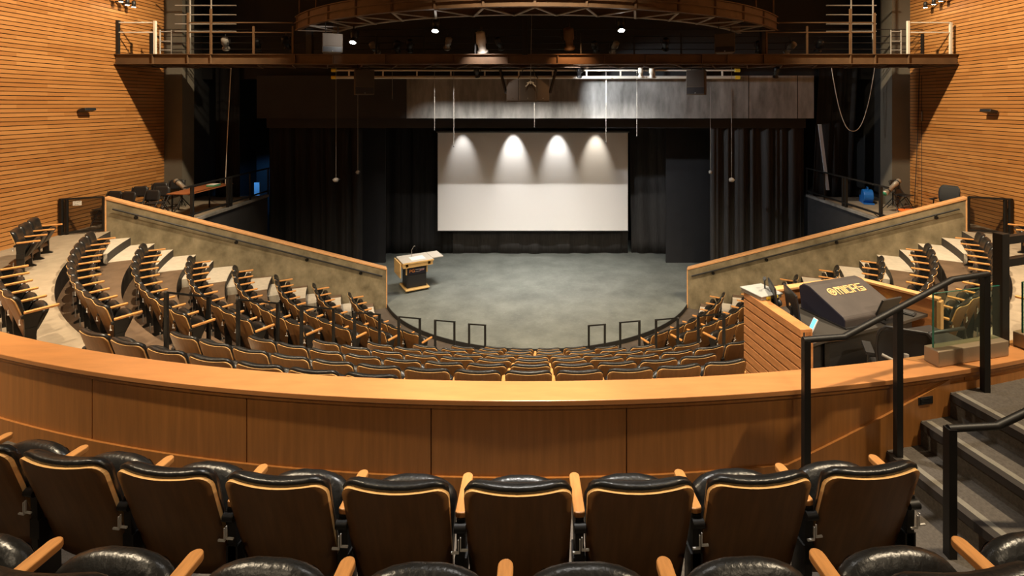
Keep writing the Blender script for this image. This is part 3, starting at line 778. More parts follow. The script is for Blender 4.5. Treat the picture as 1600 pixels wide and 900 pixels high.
# blue air mover
bl = thing('air_mover', 'bright blue floor blower on the right gallery by the black drape', 'fan', (10.95, 16.5, gz), rad(70))
prof = [(.22 * math.cos(t), .25 + .22 * math.sin(t)) for t in [2 * PI * i / 24 for i in range(20)]]
MB().prism(prof + [(.22, .04), (.42, .04), (.42, .22), (.24, .24)], -.14, .14, 'y').build('housing', 'blue', bl, bevel=.02)
MB().lathe([(.15, 0), (.15, .02), (.06, .02), (.06, 0)], 20, 0, Matrix.Translation((0, -.14, .25)) @ Matrix.Rotation(rad(90), 4, 'X')).build('grille', 'plastic', bl)
mb = MB(); mb.tube([(-.1, 0, .46), (-.06, 0, .54), (.08, 0, .54), (.12, 0, .45)], .015, 6); mb.build('handle', 'blue', bl)
MB().box(-.25, .43, -.15, .15, 0, .04).build('base', 'blue', bl)
tag(MB().box(-.42, .42, -.24, .24, 0, .06).build('floor_mat', 'orange_cloth', loc=(11.54, 15.17, gz), bevel=.02), 'bright orange mat on the right gallery floor by the timber wall', 'mat')
def office_chair(loc, rz, label, frame='plastic'):
    t = thing('office_chair', label, 'chair', loc, rz)
    mb = MB(); pad_surface(mb, None, 10, 10, lambda u, v, k: Vector((u * .24, v * .23, .47 + k)), lambda u, v, k: Vector((u * .24, v * .23, .47 - .4 * k)), .05)
    weld(mb.build('seat', frame, t))
    bk = MB(); vs = []
    for j in range(9):
        z = .58 + .46 * j / 8; hw = .215 + .02 * math.sin(PI * j / 8) - .05 * max(0, (j - 6) / 2) ** 2
        for i in range(9):
            x = -hw + 2 * hw * i / 8; vs.append((x, -.25 + .5 * x * x - .10 * (z - .6) + .03 * math.sin(PI * j / 8), z))
    bk.add(vs, [(j * 9 + i, j * 9 + i + 1, (j + 1) * 9 + i + 1, (j + 1) * 9 + i) for j in range(8) for i in range(8)], 0, True)
    bo = bk.build('backrest', 'mesh_back', t, solid=.02)
    rim = [vs[i] for i in range(9)] + [vs[j * 9 + 8] for j in range(1, 9)] + [vs[72 + i] for i in range(7, -1, -1)] + [vs[j * 9] for j in range(7, 0, -1)]
    MB().tube(rim, .016, 6, closed=True).build('frame', frame, bo)
    mb = MB(); mb.tube([(0, -.05, .44), (0, -.25, .46), (0, -.31, .60), (0, -.29, .80)], .022, 8); mb.tube([(-.2, -.26, .74), (0, -.31, .68), (.2, -.26, .74)], .016, 6); mb.build('back_support', 'grey_metal', t)
    for x in (-.28, .28):
        mb = MB(); mb.tube([(x * .7, 0, .45), (x, 0, .48), (x, -.02, .66)], .016, 6); mb.box(x - .04, x + .04, -.14, .14, .66, .69); mb.build('armrest', frame, t)
    MB().tube([(0, 0, .45), (0, 0, .1)], .028, 8).build('column', 'black_metal', t)
    for k in range(5):
        a = 2 * PI * k / 5; mb = MB(); mb.bar((0, 0, .11), (.28 * math.cos(a), .28 * math.sin(a), .07), .04, .03); mb.tube([(.27 * math.cos(a) - .02, .27 * math.sin(a), .03), (.27 * math.cos(a) + .02, .27 * math.sin(a), .03)], .03, 10); mb.build('leg', 'plastic', t)
    return t
office_chair((11.15, 13.55, gz), rad(120), 'grey office chair by the timber wall on the right gallery')
# loose cable of the right gallery
mb = MB(); mb.tube([(10.4, 14.7, .012), (10.2, 14.3, .012), (10.5, 14.0, .012), (10.1, 13.9, .012), (9.95, 14.5, .012), (10.2, 15.1, .012)], .01, 6)
tag(mb.build('floor_cable', 'plastic', loc=(0, 0, gz)), 'black cable looped on the right gallery floor below the follow spot', 'cable')

# ------------------------------------------------------------------ sound booth in the stalls, right of the middle
BZ = EYE - 2.55; FB = FZ[7]
bt = thing('sound_booth', 'timber sound booth with slatted side and dark counter behind the parapet', 'booth', (3.1, 5.6, FB))
O = Vector((3.1, 5.6, FB)); c = lambda x, y, z: Vector((x, y, z)) - O
pA, pB = Vector((2.93, 6.79)), Vector((3.10, 5.63)); pC, pD = Vector((4.78, 7.37)), Vector((5.41, 6.56))
def frame2(p, q):
    d = (q - p); L = d.length; d = d.normalized(); n = Vector((-d.y, d.x)); return d, n, L
def wall2(p, q, z0, z1, t0, t1, nm, m, slats=False, bev=.004):
    d, n, L = frame2(p, q); T = Matrix(((d.x, n.x, 0, p.x - O.x), (d.y, n.y, 0, p.y - O.y), (0, 0, 1, -O.z), (0, 0, 0, 1)))
    mb = MB()
    if slats:
        hz = .118; k = 0; z = z1 - .105
        while z > z0 - .01:
            mb.box(0, L, t0, t1, z - hz + .024, z, T=T); z -= hz
    else: mb.box(0, L, t0, t1, z0, z1, T=T)
    return mb.build(nm, m, bt, bevel=bev)
wall2(pA, pB, FB + .0, BZ, -.03, 0, 'slatted_side', 'booth_wood', True, .002)
wall2(pA, pB, FB, BZ - .03, .0, .03, 'backing', 'riser')
wall2(pA, pB, FB, BZ - .03, .03, .11, 'inner_side', 'booth_wood')
wall2(pA, pB, BZ - .085, BZ, -.03, .12, 'top_rail', 'booth_wood')
d, n, L = frame2(pA, pB)
wall2(pB - d * .0, pB + d * .025, FB, BZ - .085, -.03, .11, 'end_panel', 'booth_wood')
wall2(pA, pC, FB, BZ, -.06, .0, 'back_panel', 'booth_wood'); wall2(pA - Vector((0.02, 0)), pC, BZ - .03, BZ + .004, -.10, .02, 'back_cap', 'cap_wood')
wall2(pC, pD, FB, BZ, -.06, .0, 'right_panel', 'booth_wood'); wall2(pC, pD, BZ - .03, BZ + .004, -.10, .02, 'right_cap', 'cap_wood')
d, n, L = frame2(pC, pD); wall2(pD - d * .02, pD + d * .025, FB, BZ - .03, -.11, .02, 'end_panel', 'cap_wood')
DZ = EYE - 2.78
mb = MB(); mb.prism([(p.x - O.x, p.y - O.y) for p in (Vector((3.03, 6.70)), Vector((4.76, 7.26)), Vector((5.27, 6.60)), Vector((4.8, 6.38)), Vector((3.55, 5.90)), Vector((3.18, 5.72)))], DZ - .04 - O.z, DZ - O.z, 'z'); mb.build('counter', 'counter', bt, bevel=.004)
for p in ((3.6, 6.05), (4.75, 6.5), (3.2, 6.6), (4.7, 7.1)): MB().box(p[0] - .03 - O.x, p[0] + .03 - O.x, p[1] - .03 - O.y, p[1] + .03 - O.y, 0, DZ - .04 - O.z).build('counter_leg', 'black_metal', bt)
wall2(Vector((3.30, 5.98)), Vector((5.06, 6.63)), FB, DZ - .05, -.02, .02, 'counter_shade_sheet', 'plastic')  # black sheet standing in for the shadow below the counter
# the covered mixing desk
bl_, br_ = Vector((3.67, 6.70)), Vector((4.56, 7.02)); fl_ = Vector((3.86, 6.14))
ux = (br_ - bl_).normalized(); uy = Vector((-ux.y, ux.x))
fo = bl_ - uy * .60 + ux * .02
md = thing('mixing_desk', 'large mixing desk under a black dust cover with a tan logo', 'mixing desk', (fo.x, fo.y, DZ), math.atan2(ux.y, ux.x))
W_ = .96; hb = EYE - 2.42 - DZ; hf = .14
side = [(0, .0), (.66, .0), (.70, hb - .06), (.62, hb), (.52, hb - .005), (0.03, hf), (0, hf - .03)]
mb = MB(); mb.prism(side, 0, W_, 'x', 0); 
vs0 = len(mb.f); o = mb.build('cover', ['cover', 'cover_navy'], md, bevel=.018)
for p in o.data.polygons:
    if abs(p.normal.x) > .9: p.material_index = 1
MB().box(-.01, W_ + .01, -.02, .66, .0, .02).build('base', 'plastic', md)
# logo on the sloping top: a ring emblem and five block letters
sl = Vector((0, .49, hb - .005 - hf)); slu = sl.normalized(); nn = Vector((0, -slu.z, slu.y))
E4 = Matrix(((1, 0, 0, 0), (0, slu.y, nn.y, 0), (0, slu.z, nn.z, 0), (0, 0, 0, 1))); E4.translation = Vector((0, .03, hf)) + nn * .003
Ls = sl.length
lg = MB()
def bx(x0, x1, y0, y1): lg.box(x0, x1, y0, y1, -.001, .003, T=E4)
def ring(cx, cy, r0, r1):
    n = 24
    for i in range(n):
        a, b = 2 * PI * i / n, 2 * PI * (i + 1) / n
        lg.prism([(cx + r0 * math.cos(a), cy + r0 * math.sin(a)), (cx + r1 * math.cos(a), cy + r1 * math.sin(a)), (cx + r1 * math.cos(b), cy + r1 * math.sin(b)), (cx + r0 * math.cos(b), cy + r0 * math.sin(b))], -.001, .003, 'z', T=E4)
y0, y1 = Ls * .60, Ls * .60 + .13; s_ = .016
ring(.235, (y0 + y1) / 2, .045, .062); ring(.235, (y0 + y1) / 2, .018, .030); bx(.19, .28, (y0 + y1) / 2 - .004, (y0 + y1) / 2 + .004)
x = .315
def L_(x0): return x0
bx(x, x + .115, y1 - s_, y1); bx(x, x + .115, y1 - 2.2 * s_, y1 - 1.4 * s_)
for q in (0, .05, .10): bx(x + q, x + q + s_, y0, y1 - 2.2 * s_)
x = .442; bx(x, x + .011, y0, y1); bx(x + .018, x + .029, y0, y1)
x = .482; bx(x, x + .095, y1 - s_, y1); bx(x, x + .095, y0, y0 + s_); bx(x, x + s_, y0, y1); bx(x + .08, x + .095, y0, y1); bx(x + .02, x + .075, y1 - 2.4 * s_, y1 - 1.6 * s_)
x = .590; bx(x, x + .095, y1 - s_, y1); bx(x + .077, x + .095, y0, y1); bx(x, x + .018, y0, y1); bx(x + .018, x + .077, y0 + .052, y0 + .052 + s_)
x = .698; bx(x, x + .105, y1 - s_, y1); bx(x, x + s_, y0 + .058, y1); bx(x, x + .105, y0 + .058, y0 + .058 + s_); bx(x + .09, x + .105, y0, y0 + .07); bx(x, x + .105, y0, y0 + s_); bx(x + .02, x + .09, y0 + .03, y0 + .04)
lg.build('logo', 'tan_print', o)
# things on the counter and the rim
def on_booth(x, y): return Vector((x, y, 0))
def monitor(loc, rz, label, w=.50, h=.30, tilt=8, screen='plastic'):
    t = thing('monitor', label, 'monitor', loc, rz)
    T = Matrix.Translation((0, 0, .1)) @ Matrix.Rotation(rad(-tilt), 4, 'X')
    p = MB().box(-w / 2, w / 2, -.012, .012, 0, h, T=T).build('display', 'plastic', t, bevel=.006)
    MB().box(-w / 2 + .012, w / 2 - .012, -.0135, -.012, .012, h - .012, T=T).build('screen', screen, p)
    mb = MB(); mb.bar((0, .02, .02), (0, .03, .2), .05, .02); mb.box(-.11, .11, -.07, .09, 0, .015); mb.build('stand', 'plastic', t)
    return t
m1 = monitor((3.22, 6.55, DZ), rad(76), 'thin black monitor seen edge on, nearer the left rim of the sound booth', .42, .33)
m2 = monitor((3.36, 6.35, DZ), rad(82), 'thin black monitor with tan stickers, second from the booth rim', .46, .32)
for i, (z, y) in enumerate(((.28, -.05), (.18, .05), (.23, .12))): MB().box(y - .025, y + .025, .02, .03, z, z + .04).build('sticker', 'tan_print', m2)
tabl = thing('tablet', 'small lit tablet propped beside the covered mixing desk', 'tablet', (3.40, 6.05, DZ), rad(-82))
T = Matrix.Rotation(rad(-28), 4, 'X'); MB().box(-.035, .035, -.006, .006, 0, .19, T=T).build('body', 'white', tabl); MB().box(-.028, .028, -.008, -.006, .010, .18, T=T).build('screen', 'led_blue', tabl)
ca = thing('storage_case', 'clear shallow case with papers on the left rim of the sound booth', 'case', (3.02, 6.66, BZ), rad(20))
MB().box(-.10, .24, -.19, .17, 0, .045).build('tray', 'grey_metal', ca, bevel=.006); MB().box(-.115, .255, -.205, .185, .045, .062).build('lid', 'case_grey', ca, bevel=.006)
MB().box(-.02, .04, -.208, -.19, .01, .045).build('latch', 'yellow', ca); MB().box(.10, .16, -.208, -.19, .01, .045).build('latch', 'yellow', ca)
hp = thing('headphones', 'black headphones lying between the case and monitors in the booth', 'headphones', (3.30, 6.78, BZ + .004), rad(20))
hp.location.z = DZ
mb = MB(); mb.tube([(.09 * math.cos(t), 0, .10 + .11 * math.sin(t)) for t in [PI * i / 12 for i in range(13)]], .014, 6); mb.build('headband', 'plastic', hp)
for x in (-.09, .09): MB().lathe([(.0, -.025), (.045, -.025), (.05, 0), (.045, .025), (.0, .025)], 16, 0, Matrix.Translation((x, 0, .06)) @ Matrix.Rotation(PI / 2, 4, 'Y')).build('ear_cup', 'plastic', hp)
gl = thing('gooseneck_lamp', 'black gooseneck lamp at the back left corner of the booth', 'lamp', (3.16, 6.72, DZ))
MB().tube([(0, 0, 0), (0, 0, .30), (-.02, -.03, .42)], .010, 6).build('stem', 'plastic', gl); MB().lathe([(.05, 0), (.045, .02), (.01, .03)], 14).build('base', 'plastic', gl); MB().tube([(-.02, -.03, .42), (-.04, -.08, .46)], .022, 8).build('head', 'plastic', gl)
tag(MB().box(-.045, .045, -.03, .03, 0, .05).build('sticky_notes', 'yellow', loc=(4.93, 6.93, DZ), bevel=.004), 'bright yellow note block on the booth counter by the right rim', 'note block')
kb = thing('keyboard', 'black keyboard on the booth counter right of the covered desk', 'keyboard', (4.90, 6.72, DZ), rad(-48))
MB().box(-.24, .24, -.07, .07, 0, .022).build('body', 'plastic', kb, bevel=.005); MB().box(-.22, .22, -.055, .055, .022, .028).build('keys', 'dark_paint', kb)
lp = monitor((4.55, 6.38, DZ), rad(200), 'small black tilted screen on the booth counter front edge', .34, .24, 22)
oc = office_chair((3.90, 5.22, FZ[8]), rad(-25), 'black mesh office chair in the sound booth, behind the parapet')
rk = thing('equipment_rack', 'black equipment rack with a white sticker at the right of the booth', 'rack', (4.62, 5.75, FZ[8]), rad(15))
MB().box(-.30, .30, -.22, .22, .03, .62).build('case', 'plastic', rk, bevel=.02); MB().box(-.25, .25, -.235, -.22, .10, .55).build('front', 'mesh_back', rk)
mb = MB(); mb.tube([(-.27, -.20, .62), (-.25, -.20, .76), (.25, -.20, .76), (.27, -.20, .62)], .02, 8); mb.build('handle', 'plastic', rk)
MB().box(-.02, .08, -.24, -.235, .42, .47).build('sticker', 'white', rk)
mb = MB()
for x in (-.25, .25):
    for y in (-.17, .17): mb.tube([(x - .015, y, .025), (x + .015, y, .025)], .028, 8)
mb.build('caster', 'plastic', rk)

# ------------------------------------------------------------------ glass guards, rails and stair handrails at the right
def glass_guard(a0, a1, label, h=.52, zb=EYE - 1.93):
    p, q = polar(13.60, a0), polar(13.60, a1); m_ = (p + q) / 2
    t = thing('glass_guard', label, 'glass guard', (m_.x, m_.y, zb + .002), math.atan2(q.y - p.y, q.x - p.x)); L = (q - p).length / 2
    MB().box(-L - .02, L + .02, -.055, .055, 0, .115).build('shoe', 'shoe_metal', t, bevel=.006)
    MB().box(-L, L, -.006, .006, .12, h).build('pane', 'glass', t)
    mb = MB(); mb.box(-L - .004, -L, -.006, .006, .12, h); mb.box(-L, L, -.006, .006, h, h + .003); mb.build('pane_edge', 'glass_edge', t)
def ang_at(px, Y): return math.atan2((px - CX) / FPX * Y + CAMX, YC - Y)
glass_guard(ang_at(1447, 3.75), ang_at(1540, 3.95), 'clear glass guard in a pale metal shoe on the parapet by the stair')
glass_guard(ang_at(1582, 4.0), ang_at(1690, 4.25), 'clear glass guard on the parapet, right of the tall black post')
P = at_depth(1564, 540, 3.98)
gp = thing('guard_post', 'tall black guard post with two rails standing on the parapet', 'guard rail', (P.x, P.y, EYE - 1.93), math.atan2(.28, 1))
MB().bar((0, 0, 0), (0, 0, .90), .085, .07).build('post', 'black_metal', gp, bevel=.004)
for z, in ((.84,), (.66,)): MB().bar((.0, 0, z - .0), (1.6, .02, z + .03), .05, .06).build('rail', 'black_metal', gp)
sh = thing('stair_handrail', 'black handrail on three posts at the steps beside the parapet', 'handrail', (1.9, 3.42, UZ[0]))
O2 = Vector((1.9, 3.42, UZ[0])); r2 = lambda v: Vector(v) - O2
Pa = Vector((1.88, 3.27, 0)); Pb = Vector((2.60, 3.43, 0)); Pc = Vector((3.37, 3.62, 0))
za, zb_, zc = EYE - 1.55, EYE - 1.41, EYE - 1.235
MB().bar(r2((Pa.x, Pa.y, UZ[0])), r2((Pa.x, Pa.y, za)), .042).build('post', 'black_metal', sh)
MB().bar(r2((Pb.x, Pb.y, EYE - 2.43)), r2((Pb.x, Pb.y, zb_)), .042).build('post', 'black_metal', sh)
MB().bar(r2((Pc.x, Pc.y, EYE - 2.09)), r2((Pc.x, Pc.y, zc)), .042).build('post', 'black_metal', sh)
MB().tube([r2((Pa.x - .02, Pa.y, za)), r2((Pa.x + .26, Pa.y + .02, za + .01)), r2((3.08, 3.56, zc - .02)), r2((Pc.x + .02, Pc.y, zc))], .021, 10).build('rail', 'black_metal', sh)
sh2 = thing('stair_handrail', 'black handrail on a single post behind the front row end seat', 'handrail', (2.49, 2.86, EYE - 2.60))
MB().bar((0, 0, 0), (0, 0, .74), .046).build('post', 'black_metal', sh2)
MB().tube([(-.01, 0, .735), (.27, .0, .75), (.75, -.02, 1.0)], .021, 10).build('rail', 'black_metal', sh2)
# vent plate on the parapet
a = ang_at(1448, 3.55); p = polar(13.69, a, EYE - 2.12)
vp = thing('vent_plate', 'small black louvred plate screwed to the parapet by the steps', 'vent', p, a)
MB().box(-.065, .065, -.012, .012, -.028, .028).build('plate', 'black_metal', vp, bevel=.003)
mb = MB()
for i in range(4): mb.box(-.045, .045, -.016, -.012, -.019 + i * .011, -.014 + i * .011)
mb.build('louvre', 'plastic', vp)
# infrared emitters on the timber walls
for s, px, py in ((-1, 128, 172), (1, 1553, 174)):
    Y = (XW + s * CAMX * -1) / abs((px - CX) / FPX); Pq = at_depth(px, py, Y)
    t = thing('wall_emitter', f'small black box on a bracket on the {"left" if s < 0 else "right"} timber wall', 'emitter', (s * XW, Pq.y, Pq.z))
    T = Matrix.Translation((-s * .14, 0, 0)) @ Matrix.Rotation(s * .25, 4, 'Y')
    MB().box(-.10, .10, -.16, .16, -.035, .045, T=T).build('body', 'plastic', t, bevel=.008); MB().bar((0, 0, -.03), (-s * .12, 0, -.02), .03).build('bracket', 'black_metal', t)

# ------------------------------------------------------------------ catwalks and rigging
CYW = 14.1; ZB, ZT = EYE + 1.143, EYE + 1.43
cw = thing('catwalk', 'long brown steel catwalk spanning the hall wall to wall', 'catwalk', (0, CYW, ZB)); h = ZT - ZB
x0, x1 = -XW + .02, XW - .02
mb = MB(); mb.box(x0, x1, .06, .075, 0.01, h - .01); mb.box(x0, x1, 0, .13, 0, .018); mb.box(x0, x1, 0, .13, h - .018, h)
mb.build('front_beam', 'brown_steel', cw)
mb = MB(); mb.box(x0, x1, 1.35, 1.365, 0.01, h - .01); mb.box(x0, x1, 1.29, 1.42, 0, .018); mb.box(x0, x1, 1.29, 1.42, h - .018, h); mb.build('rear_beam', 'brown_steel', cw)
MB().box(x0, x1, .075, 1.35, h - .06, h - .03).build('deck', 'dark_paint', cw)
for px in (237, 292, 328, 460, 519, 600, 707, 793, 872, 945, 1010, 1098, 1138, 1195, 1330, 1369, 1421):
    P = at_depth(px, 90, CYW); MB().box(P.x - .012, P.x + .012, .01, .06, .018, h - .018).build('stiffener', 'brown_steel', cw)
mb = MB()
for i in range(24):
    xa = x0 + i * 1.0; mb.bar((xa, .12, -.02), (xa + .5, 1.3, -.02), .03); mb.bar((xa + .5, 1.3, -.02), (xa + 1.0, .12, -.02), .03)
mb.build('bracing', 'brown_steel', cw)
def lx(px): return at_depth(px, 90, CYW).x
for px, zt, m_, wd in ((172, .97, 'black_metal', .07), (212, .80, 'black_metal', .07), (238, .95, 'white_metal', .06), (290, 1.18, 'brown_steel', .05), (326, 1.30, 'brown_steel', .05), (393, .80, 'brown_steel', .045), (455, .80, 'brown_steel', .05), (586, .6, 'black_metal', .04), (660, .6, 'black_metal', .04), (742, .6, 'black_metal', .04), (908, .6, 'black_metal', .04), (992, .6, 'black_metal', .04), (1066, .6, 'black_metal', .04), (1200, .80, 'brown_steel', .05), (1264, .80, 'brown_steel', .045), (1332, 1.30, 'brown_steel', .05), (1370, 1.18, 'brown_steel', .05), (1423, .95, 'white_metal', .06), (1446, .75, 'black_metal', .06), (1490, .90, 'white_metal', .06)):
    yy = 0.10 if px not in (212, 1446) else 1.32
    X = lx(px) if yy < 1 else at_depth(px, 90, CYW + 1.3).x
    X = max(-XW + .05, min(XW - .05, X))
    MB().bar((X, yy, h), (X, yy, h + zt), wd).build('post', m_, cw)
for pa, pb, m_ in ((172, 238, 'white_metal'), (1423, 1490, 'white_metal'), (290, 455, 'brown_steel'), (1200, 1370, 'brown_steel')):
    for z in (.62, .90): MB().tube([(lx(pa), .10, h + z), (lx(pb), .10, h + z)], .02, 6).build('rail', m_, cw)
for z in (.28, .48, .68, .90): MB().tube([(x0, 1.36, h + z), (x1, 1.36, h + z)], .014, 6).build('rear_rail', 'black_metal', cw)
for px in (250, 268, 1392, 1408):
    X = at_depth(px, 60, CYW + .5).x; MB().tube([(X, .5, h), (X, .5, h + .75)], .02, 6).build('ladder_rail', 'grey_metal', cw)
for z in (.16, .42, .70):
    for pa, pb in ((250, 268), (1392, 1408)): MB().tube([(at_depth(pa, 60, CYW + .5).x, .5, h + z), (at_depth(pb, 60, CYW + .5).x, .5, h + z)], .016, 6).build('ladder_rung', 'grey_metal', cw)
# scaffold ladders rising from the catwalk
for s, pa, pb in ((-1, 297, 330), (1, 1330, 1364)):
    side = 'left' if s < 0 else 'right'
    X0, X1 = at_depth(pa, 40, CYW + .9).x, at_depth(pb, 40, CYW + .9).x
    t = thing('scaffold_frame', f'grey scaffold frame rising above the {side} part of the catwalk', 'scaffold', (X0, CYW + .9, ZT - .03))
    for X in (0, X1 - X0): MB().tube([(X, 0, 0), (X, 0, 3.2)], .024, 8).build('upright', 'grey_metal', t)
    for z in (.8, 1.02, 1.30, 1.58, 2.1): MB().tube([(-.45 if s < 0 else -.75, 0, z), (X1 - X0 + (.75 if s < 0 else .1), 0, z)], .02, 6).build('ledger', 'grey_metal', t)
# curved catwalk
cx_, cy_, ro, ri = 0.0, 19.15, 8.5, 7.4
ZR = EYE + 2.10
cc = thing('curved_catwalk', 'curved brown steel catwalk bowing out above the straight catwalk', 'catwalk', (0, CYW, ZR))
def arc(r, a, z): return Vector((cx_ + r * math.sin(a), cy_ - r * math.cos(a) - CYW, z))
def ring_part(r0, r1, z0, z1, nm, m_, am=None, n=60):
    a1 = math.asin(min(1, 6.8 / ro)) + .02 if am is None else am; vs = []
    for i in range(n + 1):
        a = -a1 + 2 * a1 * i / n; vs += [arc(r0, a, z0), arc(r1, a, z0), arc(r1, a, z1), arc(r0, a, z1)]
    fs = []
    for i in range(n):
        b, c_ = 4 * i, 4 * i + 4; fs += [(b, c_, c_ + 1, b + 1), (b + 1, c_ + 1, c_ + 2, b + 2), (b + 2, c_ + 2, c_ + 3, b + 3), (b + 3, c_ + 3, c_, b)]
    fs += [(0, 1, 2, 3), (4 * n + 3, 4 * n + 2, 4 * n + 1, 4 * n)]
    mb = MB(); mb.add(vs, fs); return mb.build(nm, m_, cc)
ring_part(ro - .06, ro - .045, .01, .40, 'outer_web', 'brown_steel'); ring_part(ro - .12, ro, 0, .02, 'outer_flange', 'brown_steel'); ring_part(ro - .12, ro, .38, .40, 'outer_flange', 'brown_steel')
ring_part(ri, ri + .10, 0, .02, 'inner_flange', 'grey_metal'); ring_part(ri + .045, ri + .06, .01, .30, 'inner_web', 'brown_steel'); ring_part(ri + .06, ro - .06, .28, .30, 'deck', 'dark_paint')
ring_part(ro - .01, ro + .02, .195, .215, 'pipe', 'brown_steel')
am = math.asin(6.8 / ro); nb = 14
for i in range(nb):
    a0, a1_ = -am + 2 * am * i / nb, -am + 2 * am * (i + 1) / nb; am_ = (a0 + a1_) / 2
    mb = MB(); mb.bar(arc(ro - .06, a0, -.01), arc(ri + .05, am_, -.01), .05, .025); mb.bar(arc(ri + .05, am_, -.01), arc(ro - .06, a1_, -.01), .05, .025); mb.build('brace', 'grey_metal', cc)
    MB().bar(arc(ro - .03, a0, .02), arc(ro - .03, a0, .38), .05, .012).build('stiffener', 'brown_steel', cc)
for a in (-am * .97, -am * .8, -am * .55, -am * .28, 0, am * .28, am * .55, am * .8, am * .97):
    MB().tube([arc(ro - .05, a, .4), arc(ro - .05, a, 1.4)], .022, 6).build('post', 'brown_steel', cc)
for z in (.9, 1.4):
    MB().tube([arc(ro - .05, -am + 2 * am * i / 40, z) for i in range(41)], .018, 6).build('rail', 'brown_steel', cc)
MB().bar((-.33, .02, -.70), (-.33, .02, 1.5), .16, .14).build('mast', 'black_metal', cc)
for s in (-1, 1):
    a = s * am; p = arc(ro - .3, a, 0); MB().bar(p + Vector((0, .15, -.70)), p + Vector((0, .15, .1)), .16, .14).build('hanger', 'dark_paint', cc)
# seam and pull of the door in the right timber wall
dr = structure(MB().box(XW - .006, XW + .004, 15.50, 15.52, FZ[8], EYE + .9).build('door_1', 'riser'))
MB().box(XW - .05, XW - .02, 15.44, 15.47, EYE - .52, EYE - .22).build('handle', 'steel', dr)
# speaker boxes
def speaker(px0, px1, py0, py1, Y, rz, label, hang, tilt=0.):
    A, B = at_depth(px0, py0, Y), at_depth(px1, py1, Y); w_ = B.x - A.x; h_ = A.z - B.z
    t = thing('loudspeaker', label, 'loudspeaker', ((A.x + B.x) / 2, Y, B.z), rz); hw = w_ / 2 * .82
    b = MB().prism([(-hw, 0), (hw, 0), (hw * .75, .5), (-hw * .75, .5)], 0, h_, 'z').build('cabinet', 'speaker_brown', t, bevel=.012)
    MB().box(-hw * .92, hw * .92, -.018, 0, h_ * .34, h_ * .97).build('grille', 'grille', t); MB().box(-hw * .92, hw * .92, -.012, 0, h_ * .04, h_ * .30).build('horn', 'plastic', t)
    MB().lathe([(.012, 0), (.012, .01)], 10, 0, Matrix.Translation((0, -.02, h_ * .07)) @ Matrix.Rotation(PI / 2, 4, 'X')).build('badge', 'steel', t)
    mb = MB()
    for x in (-hw * .6, hw * .6): mb.tube([(x, .2, h_), (x, .2, h_ + hang)], .012, 6)
    mb.build('hanger', 'black_metal', t); return t
speaker(501, 538, 52, 82, 13.0, rad(28), 'brown loudspeaker under the left end of the curved catwalk', .40)
speaker(1114, 1151, 52, 82, 13.0, rad(-20), 'brown loudspeaker under the right end of the curved catwalk', .40)
speaker(552, 588, 109, 148, 14.9, rad(32), 'pale brown loudspeaker hanging below the catwalk, left of centre', .32)
speaker(1069, 1104, 109, 148, 14.9, rad(-32), 'brown loudspeaker hanging below the catwalk, right of centre', .32)
# centre cluster
C0 = at_depth(825, 159, 14.6)
cl = thing('speaker_cluster', 'dark three-faced loudspeaker cluster hanging below the catwalk centre', 'loudspeaker', (C0.x, 14.6, C0.z)); hh_ = .66
plan = [(-.24, -.30), (.24, -.30), (.62, -.10), (.62, .35), (-.62, .35), (-.62, -.10)]
MB().prism(plan, 0, hh_, 'z').build('cabinet', 'speaker_brown', cl, bevel=.01)
for (p, q) in (((-.24, -.30), (.24, -.30)), ((.24, -.30), (.62, -.10)), ((-.62, -.10), (-.24, -.30))):
    p, q = Vector(p), Vector(q); d = (q - p).normalized(); n_ = Vector((d.y, -d.x)); L = (q - p).length
    T = Matrix(((d.x, -n_.x, 0, p.x), (d.y, -n_.y, 0, p.y), (0, 0, 1, 0), (0, 0, 0, 1)))
    g_ = MB().box(.02, L - .02, -.02, 0, .03, hh_ - .03, T=T).build('grille', 'grille', cl)
    MB().lathe([(.014, 0), (.014, .01)], 10, 0, T @ Matrix.Translation((L / 2, -.02, .10)) @ Matrix.Rotation(PI / 2, 4, 'X')).build('badge', 'steel', g_)
for x in (-.75, .75): MB().bar((x * 1.1, .1, .95), (x * .86, 0, .25), .06).build('arm', 'black_metal', cl)
for x in (-.3, .3): MB().tube([(x, 0, hh_), (x * .5, .1, .95)], .012, 6).build('hanger', 'black_metal', cl)
# microphone on its wire in front of the cluster
def hung_mic(px, py, Y, ztop, label, big=True):
    p = at_depth(px, py, Y); t = thing('hanging_microphone', label, 'microphone', p)
    MB().tube([(0, 0, .05), (0, 0, ztop - p.z)], .006, 5).build('wire', 'grey_metal', t)
    r = .10 if big else .075
    mb = MB(); mb.lathe([(0, -.07), (r * .6, -.06), (r, 0), (r * .6, .05), (.01, .07)], 12); mb.build('capsule', 'grey_metal', t)
    mb = MB(); mb.tube([(-r, 0, .02), (-r * .4, -.03, -.05), (r * .6, -.03, -.03), (r * 1.2, 0, .03)], .018, 6); mb.build('clip', 'plastic', t)
p = at_depth(829, 130, 14.2); t = thing('hanging_microphone', 'pale branched microphone array on a wire before the speaker cluster', 'microphone', p)
MB().tube([(0, 0, .05), (.06, 0, 3.6)], .008, 5).build('wire', 'grey_metal', t)
for k, (dx, dz) in enumerate(((-.14, -.10), (.15, -.10), (-.10, .0), (.10, 0.0), (0, -.02))):
    MB().tube([(0, 0, .05), (dx, -.05, dz)], [.012, .02], 6).build('capsule', 'white_metal', t)
hung_mic(525, 281, 15.4, ZB, 'pale microphone hanging on a wire, lower of the two left ones')
hung_mic(559, 269, 17.0, EYE + .6, 'small grey microphone hanging by the left masking flat', False)
hung_mic(1143, 281, 15.4, ZB, 'pale microphone hanging on a wire before the right pleated curtain')
hung_mic(1110, 269, 17.0, EYE + .6, 'small grey microphone hanging at the edge of the right masking flat', False)
